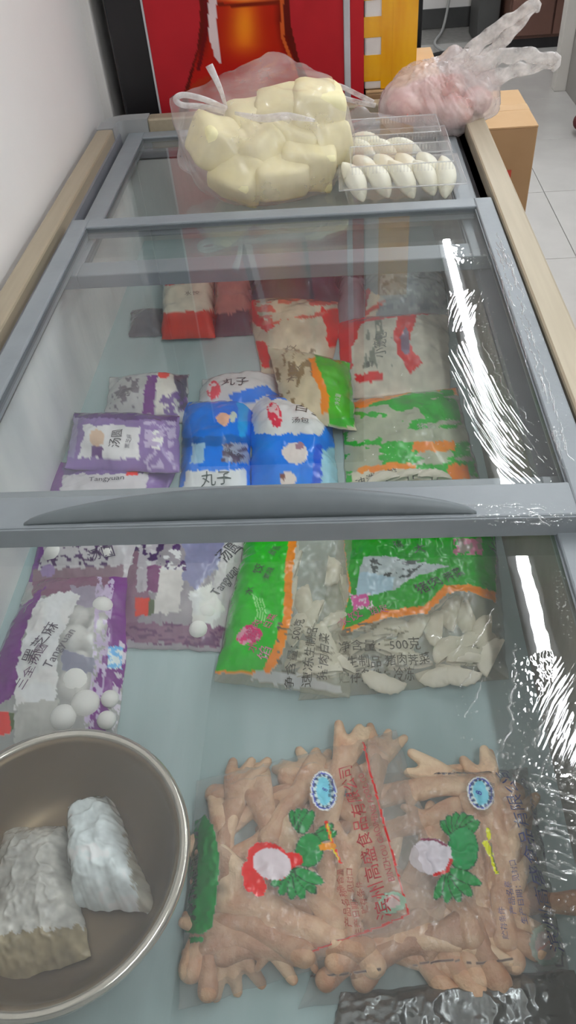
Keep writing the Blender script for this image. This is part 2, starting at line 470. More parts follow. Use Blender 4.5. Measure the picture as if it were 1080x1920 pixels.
class Bag:
    """sealed pillow bag: four outline corners (far-left, far-right, near-right, near-left) on the height zm"""
    def __init__(s, name, corners, zb, T, paint, label, cat='bag', group=None, p=3.0, wr=0.0016, wf=55.0, seed=0, mat=None, flat_px=False, res=2.6, puff=None, bow=0.0, tilt=0.0):
        s.zb, s.T, s.p, s.wr, s.wf, s.seed, s.puff, s.bow, s.tilt = zb, T, p, wr, wf, seed, puff, bow, tilt
        zm = zb + 0.3 * T
        s.C = [np.array(onz(u, v, zm)) for u, v in corners]
        wpx = max(math.hypot(corners[1][0] - corners[0][0], corners[1][1] - corners[0][1]), math.hypot(corners[2][0] - corners[3][0], corners[2][1] - corners[3][1]))
        hpx = max(math.hypot(corners[3][0] - corners[0][0], corners[3][1] - corners[0][1]), math.hypot(corners[2][0] - corners[1][0], corners[2][1] - corners[1][1]))
        nu = int(min(170, max(30, wpx / res))); nv = int(min(170, max(30, hpx / res)))
        U, Vv = np.meshgrid(np.linspace(0, 1, nu), np.linspace(0, 1, nv))
        u, v = U.ravel(), Vv.ravel()
        P = s.surf(u, v)
        Fc = []
        for j in range(nv - 1):
            for i in range(nu - 1):
                a = j * nu + i
                Fc.append((a, a + nu, a + nu + 1, a + 1))
        ring = [i for i in range(nu)] + [j * nu + nu - 1 for j in range(1, nv)] + [(nv - 1) * nu + i for i in range(nu - 2, -1, -1)] + [j * nu for j in range(nv - 2, 0, -1)]
        n0 = len(P)
        bot = P[ring].copy(); bot[:, 2] -= 0.0015
        cen = bot.mean(0); cen[2] = bot[:, 2].min()
        P2 = np.vstack([P, bot, cen[None]])
        k = len(ring)
        for i in range(k):
            j = (i + 1) % k
            Fc.append((ring[i], ring[j], n0 + j, n0 + i))
            Fc.append((n0 + i, n0 + j, n0 + k))
        me = mesh_np(name, P2, Fc)
        px, py = proj(P)
        pt = paint(px, py, u, v)
        pt.write(me, vivid=1.25)
        me.polygons.foreach_set('use_smooth', [True] * len(me.polygons))
        s.root = empty(name, tuple(cen))
        tag(s.root, label, cat, group)
        s.film = link('film', me, mat or M['print'], s.root)
        s.zm = zb + 0.8 * T

    def env(s, t):
        return 1 - np.abs(2 * t - 1) ** s.p

    def surf(s, u, v, off=0.0):
        u = np.asarray(u, float); v = np.asarray(v, float)
        A, B, Cc, D = s.C
        P = (A[None] * ((1 - u) * (1 - v))[:, None] + B[None] * (u * (1 - v))[:, None] + Cc[None] * (u * v)[:, None] + D[None] * ((1 - u) * v)[:, None])
        # outline wobble
        wob = 0.0025
        P[:, 0] += wob * (fbm(v * 9, u * 2, s.seed + 3) - 0.5) * 2
        P[:, 1] += wob * (fbm(u * 9, v * 2, s.seed + 4) - 0.5) * 2 + s.bow * (u - 0.5) ** 2
        e = s.env(u) * s.env(v)
        x, y = P[:, 0], P[:, 1]
        r = 1 - np.abs(2 * fbm(x * s.wf, y * s.wf, s.seed, 3) - 1)
        r2 = fbm(x * s.wf * 0.45 + 3, y * s.wf * 0.45, s.seed + 9, 2)
        z = s.zb + 0.0015 + s.T * e * (0.85 + 0.3 * (r2 - 0.5)) + s.wr * (r ** 3) * (0.35 + 0.65 * np.sqrt(np.clip(e, 0, 1)))
        if s.puff is not None:
            for (pu, pv, ru, rv, h) in s.puff:
                z += h * np.exp(-((u - pu) / ru) ** 2 - ((v - pv) / rv) ** 2)
        P[:, 2] = z + off + s.tilt * (u - 0.5)
        return P

    def uv_at(s, px, py):
        """surface parameters of the point seen at a trace coordinate"""
        u, v = 0.5, 0.5
        for _ in range(12):
            P = s.surf([u, u + 1e-3, u], [v, v, v + 1e-3])
            X, Y = proj(P)
            J = np.array([[X[1] - X[0], X[2] - X[0]], [Y[1] - Y[0], Y[2] - Y[0]]]) / 1e-3
            try:
                d = np.linalg.solve(J, np.array([px - X[0], py - Y[0]]))
            except np.linalg.LinAlgError:
                break
            u = min(0.99, max(0.01, u + 0.7 * d[0])); v = min(0.99, max(0.01, v + 0.7 * d[1]))
        return u, v

    def text(s, body, px, py, hgt_px, ang, col, sx=1.0, name='lettering'):
        """lettering wrapped on the film; ang = direction of the line of writing, degrees from +X towards +Y"""
        u0, v0 = s.uv_at(px, py)
        P0 = s.surf([u0], [v0])[0]
        dist = math.sqrt(((P0 - np.array([0, 0, CZ])) ** 2).sum())
        size = hgt_px / F_PX * dist * 1.15
        me = text_mesh(body, size)
        n = len(me.vertices)
        if n == 0: return
        co = np.zeros(n * 3); me.vertices.foreach_get('co', co); co = co.reshape(-1, 3)
        c, q = math.cos(math.radians(ang)), math.sin(math.radians(ang))
        X = P0[0] + co[:, 0] * sx * c - co[:, 1] * q
        Y = P0[1] + co[:, 0] * sx * q + co[:, 1] * c
        u, v = s.inv(X, Y)
        R = s.surf(u, v, 0.0012)
        me.vertices.foreach_set('co', R.ravel()); me.update()
        return link(name, me, ink(col), s.root)

    def inv(s, X, Y):
        u = np.full(len(X), 0.5); v = np.full(len(X), 0.5)
        A, B, Cc, D = [c[:2] for c in s.C]
        for _ in range(8):
            P = (A[None] * ((1 - u) * (1 - v))[:, None] + B[None] * (u * (1 - v))[:, None] + Cc[None] * (u * v)[:, None] + D[None] * ((1 - u) * v)[:, None])
            du = (B - A)[None] * (1 - v)[:, None] + (Cc - D)[None] * v[:, None]
            dv = (D - A)[None] * (1 - u)[:, None] + (Cc - B)[None] * u[:, None]
            ex, ey = X - P[:, 0], Y - P[:, 1]
            det = du[:, 0] * dv[:, 1] - du[:, 1] * dv[:, 0]
            u = u + (ex * dv[:, 1] - ey * dv[:, 0]) / det
            v = v + (ey * du[:, 0] - ex * du[:, 1]) / det
        return np.clip(u, 0.0, 1.0), np.clip(v, 0.0, 1.0)

    def decal(s, poly, col, name='printed_mark', off=0.0010, sub=None):
        """flat print cut out as its own sheet, wrapped on the film; poly in trace coordinates"""
        bm = bmesh.new()
        pts = []
        for (a, b) in poly:
            u, v = s.uv_at(a, b); pts.append((u, v))
        A, B, Cc, D = s.C
        vs = [bm.verts.new((u, v, 0)) for u, v in pts]
        f = bm.faces.new(vs)
        bmesh.ops.triangulate(bm, faces=[f])
        for _ in range(2):
            bmesh.ops.subdivide_edges(bm, edges=bm.edges[:], cuts=1, use_grid_fill=False)
            bmesh.ops.triangulate(bm, faces=bm.faces[:])
        me = bpy.data.meshes.new(name); bm.to_mesh(me); bm.free()
        n = len(me.vertices)
        co = np.zeros(n * 3); me.vertices.foreach_get('co', co); co = co.reshape(-1, 3)
        me.vertices.foreach_set('co', s.surf(co[:, 0], co[:, 1], off).ravel()); me.update()
        return link(name, me, ink(col), s.root)


def ellp(cx, cy, rx, ry, ang=0, n=20):
    c, q = math.cos(math.radians(ang)), math.sin(math.radians(ang))
    return [(cx + rx * math.cos(t) * c - ry * math.sin(t) * q, cy + rx * math.cos(t) * q + ry * math.sin(t) * c)
            for t in [2 * math.pi * k / n for k in range(n)]]


def film_blob(name, centre, spheres, mat, parent, sub=5, crease=0.003, zmin=None, seed=0, smooth=3, rmin=0.02, hull=0.6):
    """a loose plastic bag pulled round the lumps it holds"""
    bm = bmesh.new()
    bmesh.ops.create_icosphere(bm, subdivisions=sub, radius=1.0)
    D = np.array([v.co[:] for v in bm.verts])
    c = np.array(centre, float)
    R = np.full(len(D), rmin)
    for (sx, sy, sz, r) in spheres:
        d = np.array([sx, sy, sz]) - c
        b = D @ d
        q = b * b - (d @ d - r * r)
        ok = (q > 0) & (b > -r)
        e = np.where(ok, b + np.sqrt(np.maximum(q, 0)), 0)
        R = np.maximum(R, e)
    nb = [[e.other_vert(v).index for e in v.link_edges] for v in bm.verts]
    for _ in range(smooth):
        A = np.array([np.mean(R[k]) for k in nb])
        R = np.maximum(R * 0.55 + A * 0.45, R * 0.86)
        R = np.where(A > R, A, R)
    bm2 = bmesh.new(); bmesh.ops.create_icosphere(bm2, subdivisions=4, radius=1.0)
    E = np.array([v.co[:] for v in bm2.verts]); bm2.free()
    S = np.array([s_[:3] for s_ in spheres]) - c; Sr = np.array([s_[3] for s_ in spheres])
    hs = (E @ S.T + Sr[None]).max(1)
    Rh = np.empty(len(D))
    for k in range(0, len(D), 1024):
        g = D[k:k + 1024] @ E.T
        Rh[k:k + 1024] = np.where(g > 0.15, hs[None] / np.maximum(g, 0.15), 1e3).min(1)
    R = np.maximum(R * (1 - hull) + Rh * hull, R)
    nz = fbm(D[:, 0] * 5 + D[:, 2] * 3 + 9, D[:, 1] * 5 - D[:, 2] * 2 + 4, seed, 4)
    rid = 1 - np.abs(2 * nz - 1)
    R = R + crease * (rid - 0.6) * 4 * 0.8
    P = c + D * R[:, None]
    if zmin is not None:
        P[:, 2] = np.maximum(P[:, 2], zmin + 0.0005)
    for v, p in zip(bm.verts, P): v.co = p
    return bm_obj(name, bm, mat, parent, True)


# ================================================================== the room
ROOM_X1, ROOM_Y0, ROOM_Y1, ROOM_Z = 3.2, -1.6, 6.12, 2.76
tag(box('wall_left', -0.68, -0.525, ROOM_Y0, 1.86, 0, ROOM_Z, M['wall']), 'white painted wall along the side of the freezer', kind='structure')
bm = bmesh.new()
add_box(bm, -0.55, -0.505, 1.86, 1.98, 0, ROOM_Z, 0.004); add_box(bm, -0.53, -0.495, 1.98, 2.06, 0, ROOM_Z, 0.004)
tag(bm_obj('trim_1', bm, M['trim']), 'stepped white door casing at the end of the white wall', kind='structure')
tag(box('wall_left_far', -0.70, -0.56, 2.06, ROOM_Y1, 0, ROOM_Z, M['wall']), 'white wall beyond the casing', kind='structure')
tag(box('wall_back', -0.7, ROOM_X1, ROOM_Y1, ROOM_Y1 + 0.12, 0, ROOM_Z, M['wall']), 'pale wall at the far end of the shop', kind='structure')
tag(box('wall_right', ROOM_X1, ROOM_X1 + 0.12, ROOM_Y0, ROOM_Y1, 0, ROOM_Z, M['wall']), 'pale wall across the aisle', kind='structure')
tag(box('wall_front', -0.7, ROOM_X1, ROOM_Y0 - 0.12, ROOM_Y0, 0, ROOM_Z, M['wall']), 'pale wall behind the viewer', kind='structure')
tag(box('ceiling', -0.7, ROOM_X1, ROOM_Y0, ROOM_Y1, ROOM_Z, ROOM_Z + 0.1, M['ceiling']), 'plain white ceiling', kind='structure')
tag(box('baseboard_back', -0.55, ROOM_X1, ROOM_Y1 - 0.015, ROOM_Y1, 0, 0.115, M['skirt']), 'dark skirting along the far wall', kind='structure')
fl = box('floor', -0.7, ROOM_X1, ROOM_Y0, ROOM_Y1, -0.06, -0.003, M['grout'])
tag(fl, 'pale glossy square floor tiles with thin joints', kind='structure')
TS = 0.6
bm = bmesh.new(); add_box(bm, 0.0015, TS - 0.0015, 0.0015, TS - 0.0015, -0.012, 0, 0.001)
tile_me = bpy.data.meshes.new('tile'); bm.to_mesh(tile_me); bm.free(); tile_me.materials.append(M['tile'])
for i in range(-2, 5):
    for j in range(-7, 6):
        x, y = 0.888 + (i - 1) * TS, 2.72 + j * TS
        if x + TS > ROOM_X1 or x < -0.7 or y < ROOM_Y0 or y + TS > ROOM_Y1 + 0.1: continue
        t = bpy.data.objects.new('tile', tile_me); COL.objects.link(t); t.parent = fl; t.location = (x, y, random.uniform(-0.0004, 0.0004))


def batten(x, y0, y1, label):
    r = empty('ceiling_batten', (x, (y0 + y1) / 2, ROOM_Z))
    tag(r, label, 'ceiling light', 'ceiling light battens')
    box('housing', x - 0.05, x + 0.05, y0 - 0.02, y1 + 0.02, ROOM_Z - 0.03, ROOM_Z - 0.001, M['lamp_body'], r)
    bm = bmesh.new()
    add_box(bm, x - 0.025, x + 0.025, y0, y1, ROOM_Z - 0.052, ROOM_Z - 0.031, 0.008)
    bm_obj('diffuser', bm, M['lamp'], r)


batten(0.735, 1.25, 5.0, 'long white strip light above the freezer, the one mirrored in the glass')
batten(2.25, 0.4, 4.6, 'added long strip light over the aisle, unseen, filling the room')  # added lamp out of view, fills the room with light
batten(0.6, -1.45, 0.3, 'added short strip light behind the viewer, brightening the wall')  # added lamp out of view, lights the wall from the front

# ================================================================== the freezer
FX0, FX1, FY0, FY1 = -0.503, 0.296, 0.0, 1.785
fz = empty('chest_freezer', ((FX0 + FX1) / 2, (FY0 + FY1) / 2, 0))
tag(fz, 'long grey and champagne chest freezer with sliding glass lids, full of frozen food', 'freezer')
LX0, LX1, LY0, LY1, FLZ = -0.452, 0.214, 0.045, 1.70, 0.62     # cavity
bm = bmesh.new()
add_box(bm, FX0 + 0.006, LX0 - 0.008, FY0 + 0.006, FY1 - 0.006, 0.05, 0.800)
add_box(bm, LX1 + 0.008, FX1 - 0.006, FY0 + 0.006, FY1 - 0.006, 0.05, 0.800)
add_box(bm, LX0 - 0.008, LX1 + 0.008, FY0 + 0.006, LY0 - 0.008, 0.05, 0.800)
add_box(bm, LX0 - 0.008, LX1 + 0.008, LY1 + 0.008, FY1 - 0.006, 0.05, 0.800)
add_box(bm, LX0 - 0.008, LX1 + 0.008, LY0 - 0.008, LY1 + 0.008, 0.05, FLZ - 0.03)
bm_obj('body', bm, M['body'], fz)
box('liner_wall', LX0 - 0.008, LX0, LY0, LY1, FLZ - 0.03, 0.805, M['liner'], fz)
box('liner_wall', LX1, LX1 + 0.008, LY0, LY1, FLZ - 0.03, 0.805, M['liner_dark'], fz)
box('liner_wall', LX0 - 0.008, LX1 + 0.008, LY0 - 0.008, LY0, FLZ - 0.03, 0.805, M['liner'], fz)
box('liner_wall', LX0 - 0.008, LX1 + 0.008, LY1, LY1 + 0.008, FLZ - 0.03, 0.805, M['liner'], fz)
box('liner_floor', LX0, LX1, LY0, LY1, FLZ - 0.03, FLZ, M['liner_floor'], fz)
for k in range(4):
    bm = bmesh.new()
    bmesh.ops.create_cone(bm, cap_ends=True, segments=16, radius1=0.03, radius2=0.03, depth=0.05)
    bmesh.ops.translate(bm, verts=bm.verts, vec=((FX0 + 0.07, FX1 - 0.07)[k % 2], (FY0 + 0.1, FY1 - 0.1)[k // 2], 0.025))
    bm_obj('foot', bm, M['frame_dark'], fz)
# grey ledge / lid track
bm = bmesh.new()
TZ = 0.818
add_box(bm, FX0 + 0.03, LX0, FY0 + 0.03, FY1 - 0.03, 0.801, TZ)
add_box(bm, LX1, FX1 - 0.03, FY0 + 0.03, FY1 - 0.03, 0.801, TZ)
add_box(bm, LX0, LX1, FY0 + 0.03, LY0, 0.801, TZ)
add_box(bm, LX0, LX1, LY1, FY1 - 0.03, 0.801, TZ)
bm_obj('lid_track', bm, M['track'], fz)
bm = bmesh.new()                             # upright inner lips of the track
for x in (FX0 + 0.034, FX1 - 0.040):
    add_box(bm, x, x + 0.006, FY0 + 0.05, FY1 - 0.05, TZ, 0.846)
bm_obj('track_lip', bm, M['track'], fz)
# rim rails
RZ = 0.868
bm = bmesh.new(); add_box(bm, FX0, FX0 + 0.035, 0.075, 1.700, 0.801, RZ, 0.004); bm_obj('rim_rail', bm, M['rim'], fz)
bm = bmesh.new(); add_box(bm, FX1 - 0.040, FX1, 0.075, 1.700, 0.801, RZ, 0.004); bm_obj('rim_rail', bm, M['rim'], fz)
bm = bmesh.new(); add_box(bm, FX0 + 0.10, FX1 - 0.10, FY1 - 0.035, FY1, 0.801, RZ, 0.004); bm_obj('rim_rail', bm, M['rim'], fz)
bm = bmesh.new(); add_box(bm, FX0 + 0.10, FX1 - 0.10, FY0, FY0 + 0.03, 0.801, RZ, 0.004); bm_obj('rim_rail', bm, M['rim'], fz)


def corner_cap(sx, sy):
    """rounded L-shaped plastic cap"""
    cx = FX0 if sx < 0 else FX1
    cy = FY0 if sy < 0 else FY1
    R = 0.05; W = 0.036
    outer, inner = [], []
    L1, L2 = 0.10, 0.085
    outer.append((0, L2)); inner.append((W, L2))
    for k in range(9):
        a = math.pi + (math.pi / 2) * k / 8
        outer.append((R + R * math.cos(a), R + R * math.sin(a)))
        inner.append((R + (R - W) * math.cos(a), R + (R - W) * math.sin(a)))
    outer.append((L1, 0)); inner.append((L1, W))
    bm = bmesh.new()
    lay = []
    for z in (0.801, RZ + 0.001):
        lay.append(([bm.verts.new((cx + (p[0] if sx < 0 else -p[0]), cy + (p[1] if sy < 0 else -p[1]), z)) for p in outer],
                    [bm.verts.new((cx + (p[0] if sx < 0 else -p[0]), cy + (p[1] if sy < 0 else -p[1]), z)) for p in inner]))
    (o0, i0), (o1, i1) = lay
    n = len(outer)
    for k in range(n - 1):
        bm.faces.new((o1[k], o1[k + 1], i1[k + 1], i1[k])); bm.faces.new((o0[k], i0[k], i0[k + 1], o0[k + 1]))
        bm.faces.new((o0[k], o0[k + 1], o1[k + 1], o1[k])); bm.faces.new((i0[k], i1[k], i1[k + 1], i0[k + 1]))
    bm.faces.new((o0[0], o1[0], i1[0], i0[0])); bm.faces.new((o0[-1], i0[-1], i1[-1], o1[-1]))
    bm_obj('corner_cap', bm, M['corner'], fz)


for sx in (-1, 1):
    for sy in (-1, 1): corner_cap(sx, sy)


def curve_coords(px, py, pts):
    """distance across and along a polyline"""
    best = np.full(px.shape, 1e9); D = np.zeros(px.shape); S = np.zeros(px.shape); acc = 0.0
    for (xa, ya), (xb, yb_) in zip(pts[:-1], pts[1:]):
        dx, dy = xb - xa, yb_ - ya; L = math.hypot(dx, dy)
        t = np.clip(((px - xa) * dx + (py - ya) * dy) / (L * L), 0, 1)
        ex, ey = px - xa - t * dx, py - ya - t * dy
        d2 = ex * ex + ey * ey; m = d2 < best
        sg = np.sign(dx * ey - dy * ex)
        best = np.where(m, d2, best); D = np.where(m, sg * np.sqrt(d2), D); S = np.where(m, acc + t * L, S)
        acc += L
    return D, S


def soft(px, py, poly, j=10, f=0.05, sd=4):
    x = px + j * (fbm(px * f, py * f, sd) - 0.5) * 2; y = py + j * (fbm(px * f + 30, py * f, sd + 1) - 0.5) * 2
    return inside(x, y, poly).astype(float)


def wet_upper(px, py):
    """relief of the water wiped over the upper pane"""
    h = np.zeros(px.shape)
    sweep = [(850, 640), (880, 700), (915, 770), (960, 835), (1020, 890)]
    D, S = curve_coords(px, py, sweep)
    wdt = 24 + 0.11 * S
    m = (np.abs(D + 6 * (fbm(S * 0.06, D * 0.02, 2) - 0.5)) < wdt) * np.clip((S - 2) / 20, 0, 1)
    h += m * 8e-5 * (fbm(D * 0.42, S * 0.016, 61, 3) - 0.5) * 2.0
    D2, S2 = curve_coords(px, py, [(905, 540), (880, 575), (862, 620)])
    m2 = soft(px, py, [(845, 548), (915, 545), (912, 575), (880, 618), (835, 622), (832, 590)])
    h += m2 * 9e-5 * (fbm(D2 * 0.35, S2 * 0.025, 62, 3) - 0.5) * 2
    m3 = soft(px, py, [(838, 458), (920, 462), (915, 500), (845, 492)], 8)
    h += m3 * 9e-5 * (fbm(px * 0.14, py * 0.2, 63, 3) - 0.5) * 2
    zone = np.clip((px - 760) / 80, 0, 1)
    h += zone * 1.2e-5 * (fbm(px * 0.05, py * 0.05, 64, 2) - 0.5) * 2
    return h


def wet_lower(px, py):
    """relief of the water wiped over the near pane"""
    h = np.zeros(px.shape)
    D, S = curve_coords(px, py, [(1100, 1230), (1040, 1320), (985, 1440)])
    m = soft(px, py, [(1010, 1290), (1040, 1235), (1200, 1200), (1200, 1520), (1060, 1560), (1000, 1480), (985, 1400)], 16)
    h += m * 5.5e-5 * (fbm(D * 0.30, S * 0.016, 71, 3) - 0.5) * 2
    m2 = soft(px, py, [(962, 1260), (975, 1228), (1030, 1225), (1040, 1260), (1000, 1330), (955, 1400), (940, 1370)], 14)
    h += m2 * 9e-5 * (fbm(px * 0.16, py * 0.16, 72, 3) - 0.5) * 2
    m4 = soft(px, py, [(960, 1400), (1020, 1420), (1200, 1540), (1200, 1660), (1000, 1600)], 20)
    h += m4 * 1.3e-4 * (fbm(px * 0.07, py * 0.12, 73, 3) - 0.5) * 2
    zone = np.clip((px - 860) / 80, 0, 1)
    h += zone * 1.0e-5 * (fbm(px * 0.05, py * 0.04, 74, 2) - 0.5) * 2
    return h


def pane(x0, x1, y0, y1, gz, mat, parent, wet):
    """glass sheet; its upper face carries the water relief, its lower face only lets light through"""
    if wet is None:
        xs = np.linspace(x0, x1, 3); ys = np.linspace(y0, y1, 3)
    else:
        xf = 0.125
        xs = np.concatenate([np.linspace(x0, xf, 14)[:-1], np.arange(xf, x1, 0.0007), [x1]])
        ys = np.linspace(y0, y1, int((y1 - y0) / 0.0009))
    nx, ny = len(xs), len(ys)
    X, Y = np.meshgrid(xs, ys)
    P = np.stack([X.ravel(), Y.ravel(), np.full(X.size, gz)], 1)
    if wet is not None:
        px, py = proj(P); P[:, 2] += wet(px, py)
    I = np.arange(nx * ny).reshape(ny, nx)
    Q = np.stack([I[:-1, :-1], I[:-1, 1:], I[1:, 1:], I[1:, :-1]], -1).reshape(-1, 4)
    n = len(P)
    B = np.array([[x0, y0, gz - 0.0002], [x1, y0, gz - 0.0002], [x1, y1, gz - 0.0002], [x0, y1, gz - 0.0002]]); B2 = B.copy(); B2[:, 2] = gz - 0.004
    V = np.vstack([P, B, B2])
    Fx = [(n + k, n + (k + 1) % 4, n + 4 + (k + 1) % 4, n + 4 + k)[::-1] for k in range(4)] + [(n + 7, n + 6, n + 5, n + 4)]
    me = bpy.data.meshes.new('glass_pane')
    allF = np.vstack([Q, np.array(Fx)])
    me.vertices.add(len(V)); me.vertices.foreach_set('co', V.astype(np.float32).ravel())
    me.loops.add(allF.size); me.loops.foreach_set('vertex_index', allF.astype(np.int32).ravel())
    me.polygons.add(len(allF)); me.polygons.foreach_set('loop_start', np.arange(0, allF.size, 4, dtype=np.int32))
    me.update(calc_edges=True); me.validate()
    me.materials.append(mat); me.materials.append(M['glass_under'])
    mi = np.zeros(len(me.polygons), np.int32); mi[len(Q):] = 1
    me.polygons.foreach_set('material_index', mi)
    sm = np.ones(len(me.polygons), bool); sm[len(Q):] = False
    me.polygons.foreach_set('use_smooth', sm)
    return link('glass_pane', me, None, parent)


def lid(x0, x1, y0, y1, z0, z1, rails, gz, label, glass, wet=None):
    """rails = (left, right, near, far) widths"""
    l, r, n, f = rails
    bm = bmesh.new()
    add_box(bm, x0, x0 + l, y0, y1, z0, z1, 0.0022)
    add_box(bm, x1 - r, x1, y0, y1, z0, z1, 0.0022)
    add_box(bm, x0 + l - 0.001, x1 - r + 0.001, y1 - f, y1, z0, z1 - 0.0003, 0.0022)
    add_box(bm, x0 + l - 0.001, x1 - r + 0.001, y0, y0 + n, z0, z1 - 0.0003, 0.0022)
    o = bm_obj('sliding_lid', bm, M['frame'], fz)
    o['label'] = label
    bm = bmesh.new()                          # dark rubber bead round the pane
    g = 0.0022
    for b in ((x0 + l, x0 + l + g, y0 + n, y1 - f), (x1 - r - g, x1 - r, y0 + n, y1 - f), (x0 + l, x1 - r, y0 + n, y0 + n + g), (x0 + l, x1 - r, y1 - f - g, y1 - f)):
        add_box(bm, b[0], b[1], b[2], b[3], gz - 0.006, gz + 0.0022)
    bm_obj('rubber_seal', bm, M['frame_dark'], o)
    pane(x0 + l - 0.003, x1 - r + 0.003, y0 + n - 0.003, y1 - f + 0.003, gz, glass, o, wet)
    return o


LOWZ = 0.8365
lid_near = lid(-0.449, 0.246, 0.035, 0.607, 0.8185, 0.8420, (0.036, 0.039, 0.036, 0.030), LOWZ, 'lower glass lid at the near end', M['glass_wet'], wet_lower)
lid_far = lid(-0.449, 0.240, 1.105, 1.752, 0.8185, 0.8420, (0.036, 0.036, 0.045, 0.035), LOWZ, 'lower glass lid at the far end', M['glass'])
UPZ = 0.8590
lid_top = lid(-0.451, 0.2535, 0.526, 1.262, 0.8425, 0.8650, (0.030, 0.029, 0.047, 0.032), UPZ, 'upper sliding glass lid with the long grip', M['glass_wet'], wet_upper)
# moulded drop front of the upper lid
bm = bmesh.new(); add_box(bm, -0.451, 0.2535, 0.5235, 0.5258, 0.8385, 0.8640, 0.001); bm_obj('front_lip', bm, M['frame'], lid_top)
# long grip: a lens-shaped bar that rises and bulges towards the middle
Vh, Fh = [], []
NS, NC = 60, 16
for i in range(NS + 1):
    t = i / NS
    x = -0.326 + t * (0.128 + 0.326)
    e = max(0.0, math.sin(math.pi * t)) ** 0.62
    yb = 0.530 + 0.001 * e
    wd = 0.004 + 0.034 * e
    hh = 0.0015 + 0.0225 * e
    for k in range(NC):
        a = 2 * math.pi * k / NC
        cx_, cz_ = math.cos(a), math.sin(a)
        yy = yb + wd * (0.5 - 0.5 * cx_)
        sh = 0.5 - 0.5 * cx_
        zz = 0.8649 + (hh * (0.55 + 0.45 * math.sin(math.pi * min(1, sh * 1.1))) * max(0, cz_) ** 0.7 if cz_ > 0 else 0)
        Vh.append((x, yy, zz))
for i in range(NS):
    for k in range(NC):
        l_ = (k + 1) % NC
        Fh.append((i * NC + k, (i + 1) * NC + k, (i + 1) * NC + l_, i * NC + l_))
Fh.append(tuple(range(NC))); Fh.append(tuple(NS * NC + k for k in range(NC))[::-1])
me = mesh_np('handle', Vh, Fh)
bmh = bmesh.new(); bmh.from_mesh(me); bmesh.ops.remove_doubles(bmh, verts=bmh.verts, dist=1e-5); bmesh.ops.recalc_face_normals(bmh, faces=bmh.faces); bmh.to_mesh(me); bmh.free()
link('handle', me, M['handle'], lid_top, True)

# ================================================================== behind the freezer
# drinks cooler with a red printed front
PY = 1.842
dc = empty('drinks_cooler', (-0.16, 2.1, 0))
tag(dc, 'tall black drinks cooler with a red bottle advertisement on its panel', 'drinks cooler')
box('cabinet', -0.475, 0.066, PY + 0.022, 2.40, 0.0, 1.95, M['black'], dc, 0.004)


def sheet(name, x0, x1, z0, z1, y, th, nx, nz, paint, parent):
    X, Zz = np.meshgrid(np.linspace(x0, x1, nx), np.linspace(z1, z0, nz))
    P = np.stack([X.ravel(), np.full(X.size, y), Zz.ravel()], 1)
    Fc = [(j * nx + i, (j + 1) * nx + i, (j + 1) * nx + i + 1, j * nx + i + 1) for j in range(nz - 1) for i in range(nx - 1)]
    n = len(P)
    B = np.array([[x0, y, z1], [x1, y, z1], [x1, y, z0], [x0, y, z0]]); B2 = B + np.array([0, th, 0])
    P2 = np.vstack([P, B, B2])
    for k in range(4):
        l_ = (k + 1) % 4
        Fc.append((n + k, n + l_, n + 4 + l_, n + 4 + k))
    Fc.append((n + 7, n + 6, n + 5, n + 4))
    me = mesh_np(name, P2, Fc)
    px, py = proj(P)
    paint(px, py).write(me, bg=(214, 200, 200), bga=1.0)
    return link(name, me, M['print_board'], parent)


M['print_board'] = printed('printed_board', 0.35, 0.6, 1.35)


def bottle_paint(px, py):
    p = Paint(px, py, (180, 38, 46))
    p.c[:] = np.array([180, 38, 46]) / 255.0
    lf = [(372, -500), (374, -40), (375, 40), (370, 90), (352, 150), (335, 210), (325, 400)]
    rt = [(640, 400), (612, 210), (590, 170), (560, 110), (546, 50), (541, -40), (541, -500)]
    p.poly(lf + rt, (96, 22, 16), j=0)
    # glass body inside the dark outline, shaded from dark red to amber as printed
    sc = np.clip((py - 40) / 130.0, 0, 1)
    xl = np.where(py < 40, 384, 384 - 30 * sc); xr = np.where(py < 40, 531, 531 + 36 * sc)
    m = (px > xl) & (px < xr)
    t = np.clip((px - xl) / (xr - xl), 0, 1)
    glow = np.exp(-((t - 0.5) / 0.17) ** 2) * np.exp(-((py - 48) / 62.0) ** 2)
    edge = np.clip(np.minimum(t, 1 - t) / 0.13, 0, 1)
    base = np.array([176, 34, 16])[None] * (0.55 + 0.45 * edge)[:, None]
    amber = np.array([248, 140, 30])[None]
    c = base * (1 - glow[:, None]) + amber * glow[:, None]
    low = np.clip((py - 85) / 40.0, 0, 1)[:, None]
    c = c * (1 - low) + np.array([178, 26, 18])[None] * low
    hi = np.clip((4 - py) / 6.0, 0, 1)[:, None] * (0.3 + 0.7 * np.exp(-((t - 0.5) / 0.3) ** 2))[:, None]
    c = c * (1 - hi) + np.array([236, 150, 70])[None] * hi
    p.c[m] = c[m] / 255.0
    p.line([(405, 7), (440, 11), (525, 4)], 6, (120, 30, 12), j=0)
    p.poly([(386, -500), (404, -500), (406, 40), (414, 120), (404, 110), (391, 70)], (228, 206, 206), j=0)
    p.line([(384, -300), (386, 60), (372, 130)], 7, (104, 16, 20), j=0)
    p.line([(524, -200), (530, 70), (552, 130)], 6, (206, 92, 40), j=0)
    p.ell(372, 165, 34, 12, (160, 60, 24), ang=-35, j=3, mix=0.6)
    p.vary(0.05, 0.02)
    return p


sheet('advert_panel', -0.388, 0.0235, 0.45, 1.75, PY, 0.02, 150, 330, bottle_paint, dc)
box('edge_strip', -0.3925, -0.3885, PY - 0.001, PY + 0.02, 0.45, 1.75, M['silver_strip'], dc)
box('metal_strip', 0.0240, 0.0375, PY - 0.004, PY + 0.02, 0.45, 1.75, M['silver_strip'], dc, 0.002)
sheet('side_panel', 0.038, 0.066, 0.45, 1.75, PY, 0.02, 12, 60, lambda a, b: Paint(a, b, (184, 38, 46)), dc)

